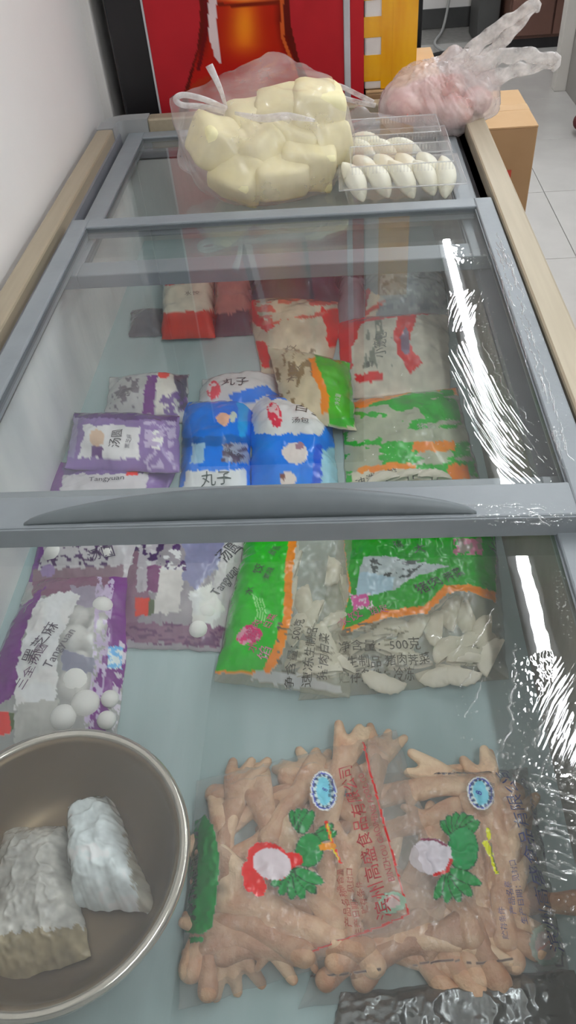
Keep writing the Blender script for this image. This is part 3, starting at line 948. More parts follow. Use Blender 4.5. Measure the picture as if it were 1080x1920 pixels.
# foam box wrapped in yellow tape, on a carton
cb = empty('carton_box', (0.16, 2.02, 0)); tag(cb, 'brown carton standing behind the freezer under the yellow taped box', 'box', 'cartons around the freezer')
box('body', 0.07, 0.245, 1.855, 2.18, 0.0, 0.858, M['carton'], cb, 0.003)
box('flap', 0.071, 0.244, 1.856, 2.015, 0.8585, 0.861, M['carton_top'], cb)
box('flap', 0.071, 0.244, 2.018, 2.179, 0.8585, 0.861, M['carton_top'], cb)
yb = empty('foam_box', (0.12, 2.0, 0.862)); tag(yb, 'white foam box bound with wide bands of yellow tape', 'box')
YF = 1.870
zz = lambda v: ony(700, v, YF)[2]
box('body', 0.068, 0.178, YF, 2.16, 0.8625, 1.36, M['foam'], yb, 0.004)
for (va, vb) in ((152, 103), (70, 31), (0, -44), (-72, -120)):
    box('tape_band', 0.0672, 0.1788, YF - 0.0012, 2.1612, zz(va), zz(vb), M['tape'], yb)
box('tape_band', 0.104, 0.1795, YF - 0.0022, 2.1622, 0.8630, 1.361, M['tape'], yb)
box('tape_band', 0.128, 0.1800, YF - 0.003, YF - 0.0022, 0.8630, 1.36, M['tape'], yb)

# brown carton beside the freezer
cz_ = 0.66
ct = empty('carton_box', (0.43, 2.3, 0)); tag(ct, 'brown cardboard carton on the tiled floor beside the freezer end', 'box', 'cartons around the freezer')
A = onz(1010, 235, cz_); B = onz(985, 167, cz_)
box('body', 0.325, A.x, A.y, B.y, 0, cz_ - 0.004, M['carton'], ct, 0.003)
xm = (0.325 + A.x) / 2
box('flap', 0.325, A.x, A.y, (A.y + B.y) / 2 - 0.001, cz_ - 0.0038, cz_, M['carton_top'], ct)
box('flap', 0.325, A.x, (A.y + B.y) / 2 + 0.001, B.y, cz_ - 0.0038, cz_, M['carton_top'], ct)
box('tape_strip', 0.324, A.x + 0.0008, (A.y + B.y) / 2 - 0.024, (A.y + B.y) / 2 + 0.024, cz_, cz_ + 0.0006, M['carton_tape'], ct)
q = ony(952, 330, A.y)
box('printed_mark', q.x - 0.008, q.x + 0.008, A.y - 0.001, A.y, q.z - 0.016, q.z + 0.016, M['red_mark'], ct)

# far aisle furniture
sh = empty('white_shelf_unit', (1.4, 4.5, 0)); tag(sh, 'white side rack with upright post and open shelf in the far aisle', 'shelf')
box('post', 1.200, 1.262, 4.62, 4.70, 0, 1.3, M['white_panel'], sh, 0.003)
box('side_panel', 1.262, 1.285, 3.7, 4.66, 0.0, 0.62, M['grey_panel'], sh)
box('shelf_board', 1.235, 1.70, 3.6, 4.68, 0.62, 0.665, M['white_panel'], sh, 0.003)
box('shelf_board', 1.285, 1.70, 3.7, 4.68, 0.10, 0.13, M['white_panel'], sh, 0.003)
box('back_panel', 1.69, 1.71, 3.7, 4.70, 0, 1.3, M['grey_panel'], sh)
bm = bmesh.new(); bmesh.ops.create_icosphere(bm, subdivisions=3, radius=0.075)
for v in bm.verts:
    v.co *= 1 + 0.2 * (vnoise(np.array([v.co.x * 20]), np.array([v.co.y * 20 + v.co.z * 11]), 3)[0] - 0.5)
    v.co.z *= 0.7
q = onz(1082, 200, 0.05)
bmesh.ops.translate(bm, verts=bm.verts, vec=(q.x, q.y - 0.25, 0.056))
tag(bm_obj('cloth_bundle', bm, M['dark_red'], None, True), 'crumpled dark red bundle on the floor by the white rack', 'cloth')
tb = empty('brown_cabinet', (1.2, 5.6, 0)); tag(tb, 'dark brown cabinet against the far wall', 'cabinet')
box('body', 1.075, 1.60, 5.45, 6.05, 0.06, 0.95, M['brown_wood'], tb, 0.004)
box('plinth', 1.095, 1.58, 5.47, 6.04, 0, 0.06, M['black'], tb)
for k in range(2):
    dd = box('door', 1.085 + k * 0.26, 1.335 + k * 0.26, 5.43, 5.4495, 0.08, 0.93, M['brown_wood'], tb, 0.003)
    box('knob', 1.30 + k * 0.06, 1.315 + k * 0.06, 5.41, 5.4295, 0.52, 0.54, M['silver_strip'], dd, 0.002)
st = empty('grey_stool', (0.99, 5.75, 0)); tag(st, 'dark grey bin standing by the brown cabinet', 'bin')
box('body', 0.915, 1.05, 5.62, 5.95, 0.0, 0.5, M['skirt'], st, 0.008)
box('lid', 0.91, 1.055, 5.615, 5.955, 0.5, 0.53, M['frame_dark'], st, 0.006)
pts = spline([onz(838, 100, 0.006), ony(815, 82, 5.6), ony(830, 55, 5.9), ony(842, 0, 6.0), ony(848, -60, 6.05)], 24)
tag(link('power_cable', tube_mesh('power_cable', pts, 0.009, 6), M['cable'], None, True), 'thin grey cable hanging down the far wall', 'cable')
pts = spline([onz(784, 112, 0.008), onz(810, 104, 0.008), onz(845, 96, 0.008), onz(880, 92, 0.008)], 20)
tag(link('floor_cable', tube_mesh('floor_cable', pts, 0.012, 6), M['black_cable'], None, True), 'dark cable lying across the far floor tiles', 'cable')
pl = empty('pole_stand', (0.5, 5.2, 0)); tag(pl, 'slim black pole stand seen beside the yellow taped box', 'stand')
q = onz(784, 105, 0)
bm = bmesh.new(); bmesh.ops.create_cone(bm, cap_ends=True, segments=12, radius1=0.016, radius2=0.016, depth=1.2)
bmesh.ops.translate(bm, verts=bm.verts, vec=(q.x, q.y, 0.62)); bm_obj('pole', bm, M['black'], pl, True)
bm = bmesh.new(); bmesh.ops.create_cone(bm, cap_ends=True, segments=20, radius1=0.05, radius2=0.03, depth=0.03)
bmesh.ops.translate(bm, verts=bm.verts, vec=(q.x, q.y, 0.015)); bm_obj('base', bm, M['black'], pl, True)
bm = bmesh.new(); bmesh.ops.create_cone(bm, cap_ends=True, segments=20, radius1=0.03, radius2=0.05, depth=0.04)
bmesh.ops.translate(bm, verts=bm.verts, vec=(q.x, q.y, 1.24)); bm_obj('top', bm, M['black'], pl, True)

# ================================================================== food on the far lid
GZ = 0.8370        # glass surface of the lower lids


def bun_mesh(sx, sy, sz, seed):
    """rounded block of steamed bread"""
    bm = bmesh.new(); bmesh.ops.create_cube(bm, size=2.0)
    bmesh.ops.subdivide_edges(bm, edges=bm.edges[:], cuts=7, use_grid_fill=True)
    for v in bm.verts:
        p = v.co.copy()
        n4 = (abs(p.x) ** 8 + abs(p.y) ** 8 + abs(p.z) ** 8) ** 0.125
        p = p / n4
        nz = vnoise(np.array([p.x * 2.2 + seed]), np.array([p.y * 2.2 + p.z * 1.3]), seed)[0] - 0.5
        p *= 1 + 0.14 * nz
        if p.z > 0: p.x *= 1 - 0.08 * p.z; p.y *= 1 - 0.10 * p.z
        v.co = (p.x * sx, p.y * sy, p.z * sz)
    me = bpy.data.meshes.new('steamed_bun'); bm.to_mesh(me); bm.free()
    me.materials.append(M['bun']); me.polygons.foreach_set('use_smooth', [True] * len(me.polygons))
    return me


bun_sp = []
buns = [  # pixel, depth y, half sizes, rotation (deg), where it lies
    ((408, 268), 1.405, (0.046, 0.040, 0.036), (20, 25, 35), 'upper left, its cut side up'),
    ((447, 332), 1.375, (0.050, 0.036, 0.030), (38, 8, -32), 'lower left, flat face outwards'),
    ((487, 285), 1.410, (0.042, 0.040, 0.036), (25, -10, -40), 'in the middle of the bag'),
    ((525, 350), 1.375, (0.052, 0.036, 0.030), (15, 5, 22), 'lowest, by the lid frame'),
    ((575, 305), 1.410, (0.050, 0.040, 0.036), (10, 10, 5), 'right of the middle'),
    ((590, 215), 1.475, (0.048, 0.050, 0.050), (8, 12, 10), 'topmost and largest'),
    ((530, 215), 1.480, (0.046, 0.042, 0.038), (20, -12, -12), 'behind the knot'),
    ((470, 235), 1.480, (0.044, 0.040, 0.036), (12, 0, 20), 'behind the white tie'),
    ((545, 265), 1.440, (0.050, 0.038, 0.034), (0, 20, -8), 'under a fold of film'),
    ((610, 265), 1.450, (0.036, 0.040, 0.040), (0, 0, 30), 'against the right side of the bag'),
]
for i, ((u, v), yy, hs, rot, where) in enumerate(buns):
    q = ony(u, v, yy)
    o = link('steamed_bun', bun_mesh(*hs, seed=i), None)
    q.z = max(q.z, GZ + max(hs[1:]) * 0.95 + 0.003)
    o.location = q; o.rotation_euler = [math.radians(a) for a in rot]
    tag(o, 'pale yellow steamed bread in the tied bag, ' + where, 'steamed bread', 'steamed bread in the tied bag')
    bun_sp.append((q.x, q.y, q.z, max(hs) * 0.92))
    mw = Matrix.Translation(q) @ o.rotation_euler.to_matrix().to_4x4()
    for vv in list(o.data.vertices)[::9]:
        c_ = mw @ vv.co; bun_sp.append((c_.x, c_.y, c_.z, 0.005))
bb = empty('plastic_bag', (-0.1, 1.45, GZ))
tag(bb, 'thin tied plastic bag of pale yellow steamed bread on the far lid', 'bag')
ext = []
for (u, v), yy, r in (((330, 190), 1.50, 0.012), ((350, 230), 1.49, 0.02), ((505, 108), 1.56, 0.010), ((530, 125), 1.55, 0.02), ((470, 140), 1.55, 0.012), ((355, 300), 1.44, 0.02), ((420, 170), 1.54, 0.012), ((390, 340), 1.40, 0.02), ((480, 380), 1.36, 0.015)):
    q = ony(u, v, yy); ext.append((q.x, q.y, max(q.z, GZ + r + 0.002), r))
film_blob('film', (-0.125, 1.452, 0.905), bun_sp + ext, M['film'], bb, 6, 0.0022, GZ, 5, 5, hull=0.9)
q0, q1 = ony(425, 205, 1.44), ony(392, 122, 1.43)
bm_pts = spline([q0, q0.lerp(q1, 0.5) + Vector((0.004, -0.006, 0)), q1], 10)
link('tie_end', tube_mesh('tie_end', bm_pts, [0.003, 0.0032, 0.0036, 0.004, 0.0044, 0.005, 0.0055, 0.006, 0.0068, 0.007], 8, 0.3, (0, 1, 0.4)), M['film_white'], bb, True)
lp = [ony(u, v, 1.43) for u, v in ((425, 205), (385, 187), (345, 178), (330, 186), (342, 197), (380, 200), (422, 210))]
link('handle', tube_mesh('handle', spline(lp, 30), 0.0058, 8, 0.35, (0, 1, 0.3)), M['film_white'], bb, True)
lp = [ony(u, v, 1.40) for u, v in ((440, 212), (490, 222), (540, 218), (590, 226))]
link('twisted_fold', tube_mesh('twisted_fold', spline(lp, 20), [0.003 + 0.005 * math.sin(math.pi * k / 19) for k in range(20)], 8, 0.5, (0, 1, 0.3)), M['film_white'], bb, True)


# --- clear clamshell boxes of steamed dumplings
def dump_mesh(L, W, Hh, seed):
    """plump spindle dumpling with a pinched seam"""
    n, m = 22, 18
    V, Fc = [], []
    for i in range(n + 1):
        t = i / n
        e = max(0.02, math.sin(math.pi * t)) ** 0.62
        for k in range(m):
            a = 2 * math.pi * k / m
            y = math.cos(a) * W * e; z = math.sin(a) * Hh * e
            seam = math.exp(-((a - math.pi / 2) / 0.22) ** 2)
            z += seam * Hh * 0.22 * e * (1 + 0.25 * math.sin(t * 60))
            V.append(((t - 0.5) * 2 * L, y + 0.12 * L * math.sin(math.pi * t), z))
    for i in range(n):
        for k in range(m):
            l_ = (k + 1) % m
            Fc.append((i * m + k, i * m + l_, (i + 1) * m + l_, (i + 1) * m + k))
    Fc.append(tuple(range(m))[::-1]); Fc.append(tuple(n * m + k for k in range(m)))
    me = mesh_np('steamed_dumpling', V, Fc); me.materials.append(M['dumpling'])
    me.polygons.foreach_set('use_smooth', [True] * len(me.polygons))
    return me


dmesh = [dump_mesh(0.040, 0.0175, 0.0160, 0), dump_mesh(0.036, 0.0175, 0.016, 1)]


def frustum_shell(bm, x0, x1, y0, y1, z0, z1, ins, th=0.0007, open_top=True, flange=0.0):
    """thin moulded tray: base at z0 inset by ins, rim at z1"""
    def ring(dx, z):
        r = 0.010
        pts = []
        for (cx, cy, a0) in ((x1 - dx - r, y1 - dx - r, 0), (x0 + dx + r, y1 - dx - r, 90), (x0 + dx + r, y0 + dx + r, 180), (x1 - dx - r, y0 + dx + r, 270)):
            for k in range(5):
                a = math.radians(a0 + 22.5 * k)
                pts.append(bm.verts.new((cx + r * math.cos(a), cy + r * math.sin(a), z)))
        return pts
    rings = [ring(ins, z0), ring(0, z1)]
    if flange: rings.append(ring(-flange, z1))
    for a, b in zip(rings[:-1], rings[1:]):
        n = len(a)
        for k in range(n): bm.faces.new((a[k], a[(k + 1) % n], b[(k + 1) % n], b[k]))
    bm.faces.new(rings[0])


def clamshell(x0, x1, y0, y1, z0, h1, h2, label):
    r = empty('clamshell_box', ((x0 + x1) / 2, (y0 + y1) / 2, z0)); tag(r, label, 'food box', 'clear boxes of dumplings on the far lid')
    bm = bmesh.new(); frustum_shell(bm, x0, x1, y0, y1, z0 + 0.0005, z0 + h1, 0.008, flange=0.007); bm_obj('tray', bm, M['clam'], r)
    bm = bmesh.new(); frustum_shell(bm, x0, x1, y0, y1, z0 + h1 + h2, z0 + h1 + 0.001, 0.012, flange=0.007); ld = bm_obj('lid', bm, M['clam'], r)
    bm = bmesh.new()                          # moulded ribs on the long shoulders of the lid
    nr = 30
    for k in range(nr):
        x = x0 + 0.016 + (x1 - x0 - 0.032) * k / (nr - 1)
        for yy_ in (y0 + 0.010, y1 - 0.014):
            add_box(bm, x - 0.0012, x + 0.0012, yy_, yy_ + 0.004, z0 + h1 + h2 * 0.62, z0 + h1 + h2 + 0.0012)
    bm_obj('lid_ribs', bm, M['clam'], ld)['kind'] = 'stuff'
    link('rim_bead', tube_mesh('rim_bead', [(x0 - 0.007, y0 - 0.007, z0 + h1), (x1 + 0.007, y0 - 0.007, z0 + h1), (x1 + 0.007, y1 + 0.007, z0 + h1), (x0 - 0.007, y1 + 0.007, z0 + h1)], 0.0012, 6, closed=True), M['clam_edge'], r, True)
    link('lid_bead', tube_mesh('lid_bead', [(x0 + 0.014, y0 + 0.014, z0 + h1 + h2), (x1 - 0.014, y0 + 0.014, z0 + h1 + h2), (x1 - 0.014, y1 - 0.014, z0 + h1 + h2), (x0 + 0.014, y1 - 0.014, z0 + h1 + h2)], 0.0011, 6, closed=True), M['clam_edge'], r, True)
    return r


clamshell(0.012, 0.212, 1.312, 1.432, GZ, 0.034, 0.030, 'near clear plastic box holding two rows of pale dumplings')
clamshell(0.016, 0.206, 1.462, 1.580, GZ, 0.034, 0.028, 'rear clear plastic box holding a few dumplings in a thin bag')
drow = [((662, 345), 0.0215, -58, 'first'), ((708, 345), 0.0215, -50, 'second'), ((752, 340), 0.0215, -50, 'third'), ((795, 335), 0.0215, -55, 'fourth'), ((832, 328), 0.0215, -88, 'fifth')]
for i, ((u, v), dz, rz, wh) in enumerate(drow):
    q = ony(u, v, 1.340)
    o = link('steamed_dumpling', dmesh[i % 2]); o.location = (q.x, 1.340, GZ + 0.0335)
    o.rotation_euler = (math.radians(25), math.radians(36), math.radians(rz))
    tag(o, 'pale dumpling in the front row of the near clear box, %s from the bread bag' % wh, 'dumpling', 'dumplings in the near clear box')
for i, x in enumerate((0.050, 0.086, 0.122, 0.158)):
    o = link('steamed_dumpling', dmesh[1]); o.location = (x, 1.390 - 0.002 * i, GZ + 0.035); o.rotation_euler = (math.radians(18), math.radians(20), math.radians(-58 - 4 * i))
    tag(o, 'pale dumpling in the back row of the near clear box, %s from the bread bag' % ('first', 'second', 'third', 'fourth')[i], 'dumpling', 'dumplings in the near clear box')
for i, (x, y) in enumerate(((0.045, 1.500), (0.085, 1.497), (0.125, 1.495), (0.060, 1.540))):
    o = link('steamed_dumpling', dmesh[i % 2]); o.location = (x, y, GZ + 0.028); o.rotation_euler = (math.radians(10), math.radians(10), math.radians(-40 + 9 * i))
    tag(o, 'pale dumpling in the rear clear box, %s' % ('nearest the bread bag', 'second from the bread bag', 'third from the bread bag', 'behind the others')[i], 'dumpling', 'dumplings in the rear clear box')
o = link('steamed_dumpling', dmesh[0]); q = ony(632, 272, 1.42); o.location = (q.x - 0.004, 1.452, GZ + 0.017); o.rotation_euler = (0, 0, math.radians(70))
tag(o, 'single pale dumpling squeezed between the bread bag and the clear boxes', 'dumpling')
hb = empty('plastic_bag', (0.05, 1.6, GZ)); tag(hb, 'small thin white bag with one loop handle behind the rear dumpling box', 'bag')
sp = [(0.02 + 0.03 * k, 1.605, GZ + 0.03, 0.022) for k in range(4)] + [(0.05, 1.608, GZ + 0.055, 0.016)]
film_blob('film', (0.06, 1.606, GZ + 0.03), sp, M['film'], hb, 5, 0.002, GZ, 8, 3, 0.012)
lp = [ony(u, v, 1.60) for u, v in ((700, 192), (660, 172), (632, 160), (624, 168), (640, 182), (675, 192), (704, 198))]
link('handle', tube_mesh('handle', spline(lp, 32), 0.0052, 8, 0.35, (0, 1, 0.3)), M['film_white'], hb, True)

# --- carrier bag of raw meat
mb = empty('carrier_bag', (0.2, 1.64, GZ)); tag(mb, 'crumpled pinkish carrier bag of raw meat with its two handles sticking out', 'bag')
meat = [((760, 200), 1.66, 0.042), ((800, 180), 1.68, 0.045), ((850, 215), 1.64, 0.036), ((805, 215), 1.655, 0.035), ((890, 190), 1.66, 0.030), ((845, 165), 1.68, 0.035)]
msp = []
for i, ((u, v), yy, r) in enumerate(meat):
    q = ony(u, v, yy); q.z = max(q.z, GZ + 0.009 + r * 0.9)
    bm = bmesh.new(); bmesh.ops.create_icosphere(bm, subdivisions=3, radius=1)
    for vv in bm.verts:
        nz = vnoise(np.array([vv.co.x * 2 + i * 3]), np.array([vv.co.y * 2 + vv.co.z]), i)[0] - 0.5
        vv.co *= r * (1 + 0.45 * nz); vv.co.z *= 0.8
    me = bpy.data.meshes.new('meat_piece'); bm.to_mesh(me); bm.free()
    o = link('meat_piece', me, M['meat'], None, True); o.location = q
    tag(o, 'raw pink meat piece inside the carrier bag, ' + ('nearest the clear boxes', 'at the back, largest', 'resting by the freezer rim', 'low in the middle', 'furthest out over the rim', 'just under the handles')[i], 'meat', 'raw meat in the carrier bag')
    msp.append((q.x, q.y, q.z, r * 1.12 + 0.004))
ext = []
for (u, v), yy, r in (((735, 200), 1.67, 0.02), ((780, 140), 1.70, 0.02), ((850, 110), 1.69, 0.02), ((905, 130), 1.68, 0.018), ((915, 200), 1.67, 0.02), ((880, 110), 1.69, 0.015), ((940, 150), 1.69, 0.008), ((910, 175), 1.66, 0.02), ((760, 150), 1.69, 0.02)):
    q = ony(u, v, yy); ext.append((q.x, q.y, max(q.z, GZ + r + 0.003), r))
q = ony(830, 185, 1.665)
film_blob('film', (q.x, q.y, q.z), msp + ext, M['film_pink'], mb, 6, 0.0036, GZ, 15, 3)


def strap(a_px, tip_px, yy, w0, w1, bendz, name='handle'):
    """carrier-bag handle: two crumpled strands that meet in a closed end"""
    a = ony(*a_px, yy); t = ony(*tip_px, yy - 0.01)
    d = (t - a).normalized(); side = Vector((0, -0.35, 1)).cross(d).normalized().cross(d).normalized()
    for sgn in (-1, 1):
        pts = []; rad = []
        for k in range(26):
            s_ = k / 25
            open_ = math.sin(math.pi * min(1, s_ * 1.0)) ** 0.8
            p = a.lerp(t, s_) + side * (sgn * (w0 * (1 - s_) * 0.5 + w1 * open_ * 0.62)) + Vector((0, 0.003 * sgn, bendz * math.sin(math.pi * s_)))
            p += Vector((0.0015, 0.001, 0.002)) * math.sin(s_ * 23 + sgn)
            pts.append(p); rad.append((w0 * (1 - s_) + w1 * s_) * 0.62 * (1 + 0.12 * math.sin(s_ * 31 + sgn * 2)))
        me = tube_mesh(name, pts, rad, 10, 0.28, (0, 1, 0.3))
        link(name, me, M['film_white2'], mb, True)
    link('handle_end', tube_mesh('handle_end', [t - side * w1 * 1.0 - d * 0.004, t - side * w1 * 0.4 + d * 0.003, t + side * w1 * 0.4 + d * 0.003, t + side * w1 * 1.0 - d * 0.004], [w1 * 0.25, w1 * 0.4, w1 * 0.4, w1 * 0.25], 8, 0.6, (0, 1, 0.3)), M['film_white2'], mb, True)


M['film_white2'] = clear('handle_film', tint=(0.97, 0.96, 0.95, 1), haze=0.50, haze_col=(0.9, 0.87, 0.86, 1), ior=1.3, rough=0.2, haze_noise=45.0)
strap((850, 150), (1003, 8), 1.68, 0.030, 0.017, 0.004)
strap((870, 150), (1042, 116), 1.67, 0.032, 0.018, 0.012)


# ================================================================== frozen food inside
Z0 = FLZ + 0.001
PURP = (104, 32, 116); PURP2 = (116, 76, 132); WHT = (216, 214, 210); GRN = (46, 160, 26); ORG = (232, 134, 24); CREAM = (214, 206, 184)


def P_(px, py, base, a): return Paint(px, py, base, a)


# ---- rice balls (tangyuan)
bm = bmesh.new(); bmesh.ops.create_uvsphere(bm, u_segments=20, v_segments=12, radius=1.0)
ball_me = bpy.data.meshes.new('rice_ball'); bm.to_mesh(ball_me); bm.free(); ball_me.materials.append(M['ball'])
ball_me.polygons.foreach_set('use_smooth', [True] * len(ball_me.polygons))


def balls(lst, zc, where, grp, marks=((0, 0, ''),)):
    for (u, v, rpx) in lst:
        q = onz(u, v, zc)
        r = rpx / F_PX * (q - Vector((0, 0, CZ))).length
        o = bpy.data.objects.new('rice_ball', ball_me); COL.objects.link(o)
        o.location = q; o.scale = (r, r, r * 0.85)
        tag(o, ('white round rice ball inside the purple bag ' + where + beside(u, v, marks)), 'rice ball', grp)


# ---- half-moon dumplings
def half_moon():
    nth, nr = 24, 9
    L, W, T = 0.027, 0.022, 0.009
    V, Fc = [], []
    for sgn in (1, -1):
        for j in range(nr + 1):
            r = j / nr
            for i in range(nth + 1):
                th = math.pi * i / nth
                x = math.cos(th) * L * (0.12 + 0.88 * r); y = math.sin(th) * W * r
                belly = T * (1 - r ** 2.6) * (0.45 + 0.55 * math.sin(th)) * (0.6 + 0.4 * min(1, r * 3))
                rim = 0.0012 + (0.0011 * math.sin(i * 2.4) if r > 0.8 else 0)
                V.append((x, y, sgn * (belly + rim) + (0.001 * math.sin(i * 1.9) if r > 0.85 else 0)))
    n = (nr + 1) * (nth + 1)
    for j in range(nr):
        for i in range(nth):
            a = j * (nth + 1) + i
            Fc.append((a, a + 1, a + nth + 2, a + nth + 1)); b = n + a
            Fc.append((b, b + nth + 1, b + nth + 2, b + 1))
    for i in range(nth):
        a = nr * (nth + 1) + i
        Fc.append((a, a + 1, n + a + 1, n + a))
        Fc.append((i, n + i, n + i + 1, i + 1))
    for j in range(nr):
        for i in (0, nth):
            a = j * (nth + 1) + i; b = a + nth + 1
            Fc.append((a, b, n + b, n + a) if i == nth else (a, n + a, n + b, b))
    me = mesh_np('frozen_dumpling', V, Fc); me.materials.append(M['frozen_dumpling'])
    me.polygons.foreach_set('use_smooth', [True] * len(me.polygons))
    return me


hm = half_moon()


def dumplings(lst, zc, where, grp, s=1.0, marks=((0, 0, ''),)):
    for k, (u, v, ang) in enumerate(lst):
        o = bpy.data.objects.new('frozen_dumpling', hm); COL.objects.link(o)
        o.location = onz(u, v, zc + 0.002 * ((k * 7) % 3)); o.rotation_euler = (math.radians(8 * ((k % 3) - 1)), math.radians(6 * ((k % 2) * 2 - 1)), math.radians(ang)); o.scale = (s, s, s)
        tag(o, 'cream dumpling inside ' + where + beside(u, v, marks), 'dumpling', grp)


# ---- purple rice-ball bags
def pt_purple_near(px, py, u, v):
    p = P_(px, py, (214, 212, 208), 0.40)
    p.poly([(60, 1040), (250, 1040), (245, 1100), (60, 1118)], (120, 84, 104), 0.9, 6)
    p.poly([(130, 1100), (215, 1100), (200, 1150), (140, 1130)], (170, 160, 176), 0.7, 8)
    p.poly([(85, 1100), (42, 1190), (30, 1300), (-10, 1330), (-30, 1250), (30, 1140)], PURP, 0.95, 6)
    p.poly([(75, 1120), (125, 1110), (150, 1115), (110, 1200), (105, 1310), (28, 1330), (32, 1250), (48, 1180)], (226, 223, 221), 0.93, 6)
    p.poly([(205, 1060), (250, 1060), (240, 1130), (248, 1260), (205, 1330), (190, 1400), (160, 1400), (175, 1290), (200, 1200)], PURP, 0.97, 5)
    p.blotch([(180, 1080), (215, 1080), (200, 1250), (180, 1390), (150, 1390), (172, 1270)], (190, 176, 200), 0.5, (0.18, 0.12), 0.9)
    p.blotch([(225, 1200), (250, 1200), (235, 1330), (210, 1370), (205, 1330)], (206, 198, 208), 0.52, (0.16, 0.12), 0.9, 31)
    p.poly([(115, 1215), (178, 1235), (172, 1262), (115, 1258)], (130, 130, 146), 0.8, 3)
    p.poly([(203, 1213), (230, 1212), (228, 1255), (202, 1253)], (120, 172, 220), 1, 2)
    p.blotch([(203, 1213), (230, 1212), (228, 1255), (202, 1253)], (214, 226, 238), 0.55, (0.15, 0.15), 1)
    p.poly([(-40, 1335), (18, 1333), (20, 1375), (-40, 1390)], (214, 66, 44), 1, 2)
    p.poly([(18, 1333), (28, 1338), (30, 1362), (20, 1375)], (72, 86, 52), 1, 2)
    p.poly([(30, 1320), (110, 1310), (108, 1400), (28, 1400)], (200, 198, 192), 0.75, 5)
    p.vary(0.08)
    return p


b = Bag('rice_ball_bag', [(55, 1072), (250, 1062), (212, 1400), (-90, 1400)], Z0, 0.040, pt_purple_near, 'purple and white rice-ball bag lying beside the rim of the steel basin', group='purple rice-ball bags', seed=1)
balls([(148, 1155, 20), (190, 1140, 22), (140, 1195, 25), (185, 1175, 18), (140, 1280, 30), (160, 1320, 26), (120, 1345, 24), (165, 1200, 16), (206, 1310, 16), (200, 1350, 17), (150, 1240, 20)], Z0 + 0.017, 'beside the steel basin', 'rice balls in the bag by the basin', ((150, 1150, ', far end'), (160, 1215, ', beside the blue square'), (135, 1290, ', largest of all'), (140, 1335, ', by the rim'), (204, 1325, ', at the purple edge')))
b.text('黑芝麻', 76, 1205, 26, 72, (70, 54, 74)); b.text('三全汤圆', 60, 1250, 20, 74, (92, 50, 90)); b.text('Tangyuan', 112, 1215, 20, 72, (92, 84, 96))


def pt_purple_mid(px, py, u, v):
    p = P_(px, py, (178, 170, 176), 0.62)
    p.poly([(230, 990), (300, 990), (280, 1120), (235, 1210), (215, 1200)], (140, 104, 124), 0.9, 6)
    p.poly([(262, 1010), (300, 1010), (285, 1110), (255, 1110)], (196, 190, 196), 0.95, 4)
    p.poly([(300, 1060), (350, 1060), (335, 1150), (285, 1150)], (212, 208, 204), 0.95, 6)
    p.poly([(278, 1060), (302, 1060), (296, 1108), (276, 1108)], (120, 62, 108), 0.95, 4)
    p.poly([(345, 990), (440, 990), (415, 1060), (365, 1105), (345, 1090)], (140, 140, 170), 0.85, 8)
    p.poly([(430, 990), (480, 990), (440, 1170), (400, 1190), (385, 1180), (400, 1090)], (190, 186, 186), 0.97, 4)
    p.poly([(355, 1110), (395, 1095), (420, 1140), (395, 1180), (360, 1170)], (224, 221, 216), 0.9, 6)
    p.poly([(235, 1165), (420, 1175), (415, 1215), (235, 1200)], (128, 92, 116), 0.85, 6)
    p.blotch([(235, 1165), (420, 1170), (415, 1215), (235, 1205)], (88, 40, 84), 0.56, (0.06, 0.22), 0.9)
    p.poly([(254, 1120), (280, 1121), (277, 1155), (252, 1155)], (206, 72, 54), 1, 2)
    p.poly([(280, 1121), (290, 1124), (288, 1152), (277, 1155)], (82, 92, 66), 1, 2)
    p.blotch([(255, 1018), (345, 1018), (350, 1070), (240, 1065)], (64, 30, 84), 0.60, (0.07, 0.07), 0.95, 12)
    p.blotch([(255, 1018), (345, 1018), (350, 1070), (240, 1065)], (222, 218, 220), 0.60, (0.09, 0.09), 0.95, 55)
    p.vary(0.08)
    return p


b = Bag('rice_ball_bag', [(240, 985), (478, 985), (418, 1215), (222, 1205)], Z0, 0.036, pt_purple_mid, 'purple and lilac rice-ball bag tucked under the green dumpling bag', group='purple rice-ball bags', seed=2)
balls([(340, 1145, 24), (318, 1128, 18), (385, 1150, 22), (372, 1180, 18)], Z0 + 0.012, 'tucked under the green bag', 'rice balls in the bag under the green one')
b.text('Tangyuan', 424, 1090, 19, 68, (70, 68, 76)); b.text('汤圆', 430, 1035, 26, 68, (58, 54, 62))


def pt_purple_rail(px, py, u, v):
    p = P_(px, py, (206, 202, 204), 0.8)
    p.poly([(90, 850), (350, 850), (350, 885), (95, 890)], (112, 92, 136), 0.95, 6)
    p.poly([(95, 850), (125, 850), (110, 930), (60, 1100), (30, 1100)], PURP2, 0.95, 6)
    p.poly([(290, 850), (350, 850), (345, 940), (270, 940)], (126, 104, 150), 0.95, 6)
    p.poly([(240, 873), (262, 872), (258, 890), (236, 892)], (216, 70, 60), 1, 2)
    p.poly([(60, 1070), (230, 1060), (230, 1110), (60, 1110)], (130, 108, 118), 0.95, 5)
    p.blotch([(70, 1020), (220, 1015), (215, 1060), (70, 1065)], (86, 66, 96), 0.60, (0.1, 0.14), 0.95)
    p.ell(90, 1070, 14, 12, (150, 130, 168), 0.95)
    p.vary(0.08)
    return p


b = Bag('rice_ball_bag', [(105, 858), (335, 862), (235, 1098), (45, 1102)], Z0 + 0.0005, 0.034, pt_purple_rail, 'purple and white rice-ball bag half hidden beneath the lid rail and grip', group='purple rice-ball bags', seed=3)
balls([(105, 1040, 22), (150, 1045, 18), (200, 1040, 20)], Z0 + 0.011, 'half hidden beneath the lid rail', 'rice balls in the bag beneath the rail')
b.text('汤圆', 190, 1040, 22, 20, (84, 66, 96)); b.text('Tangyuan', 200, 898, 15, 4, (70, 62, 78))


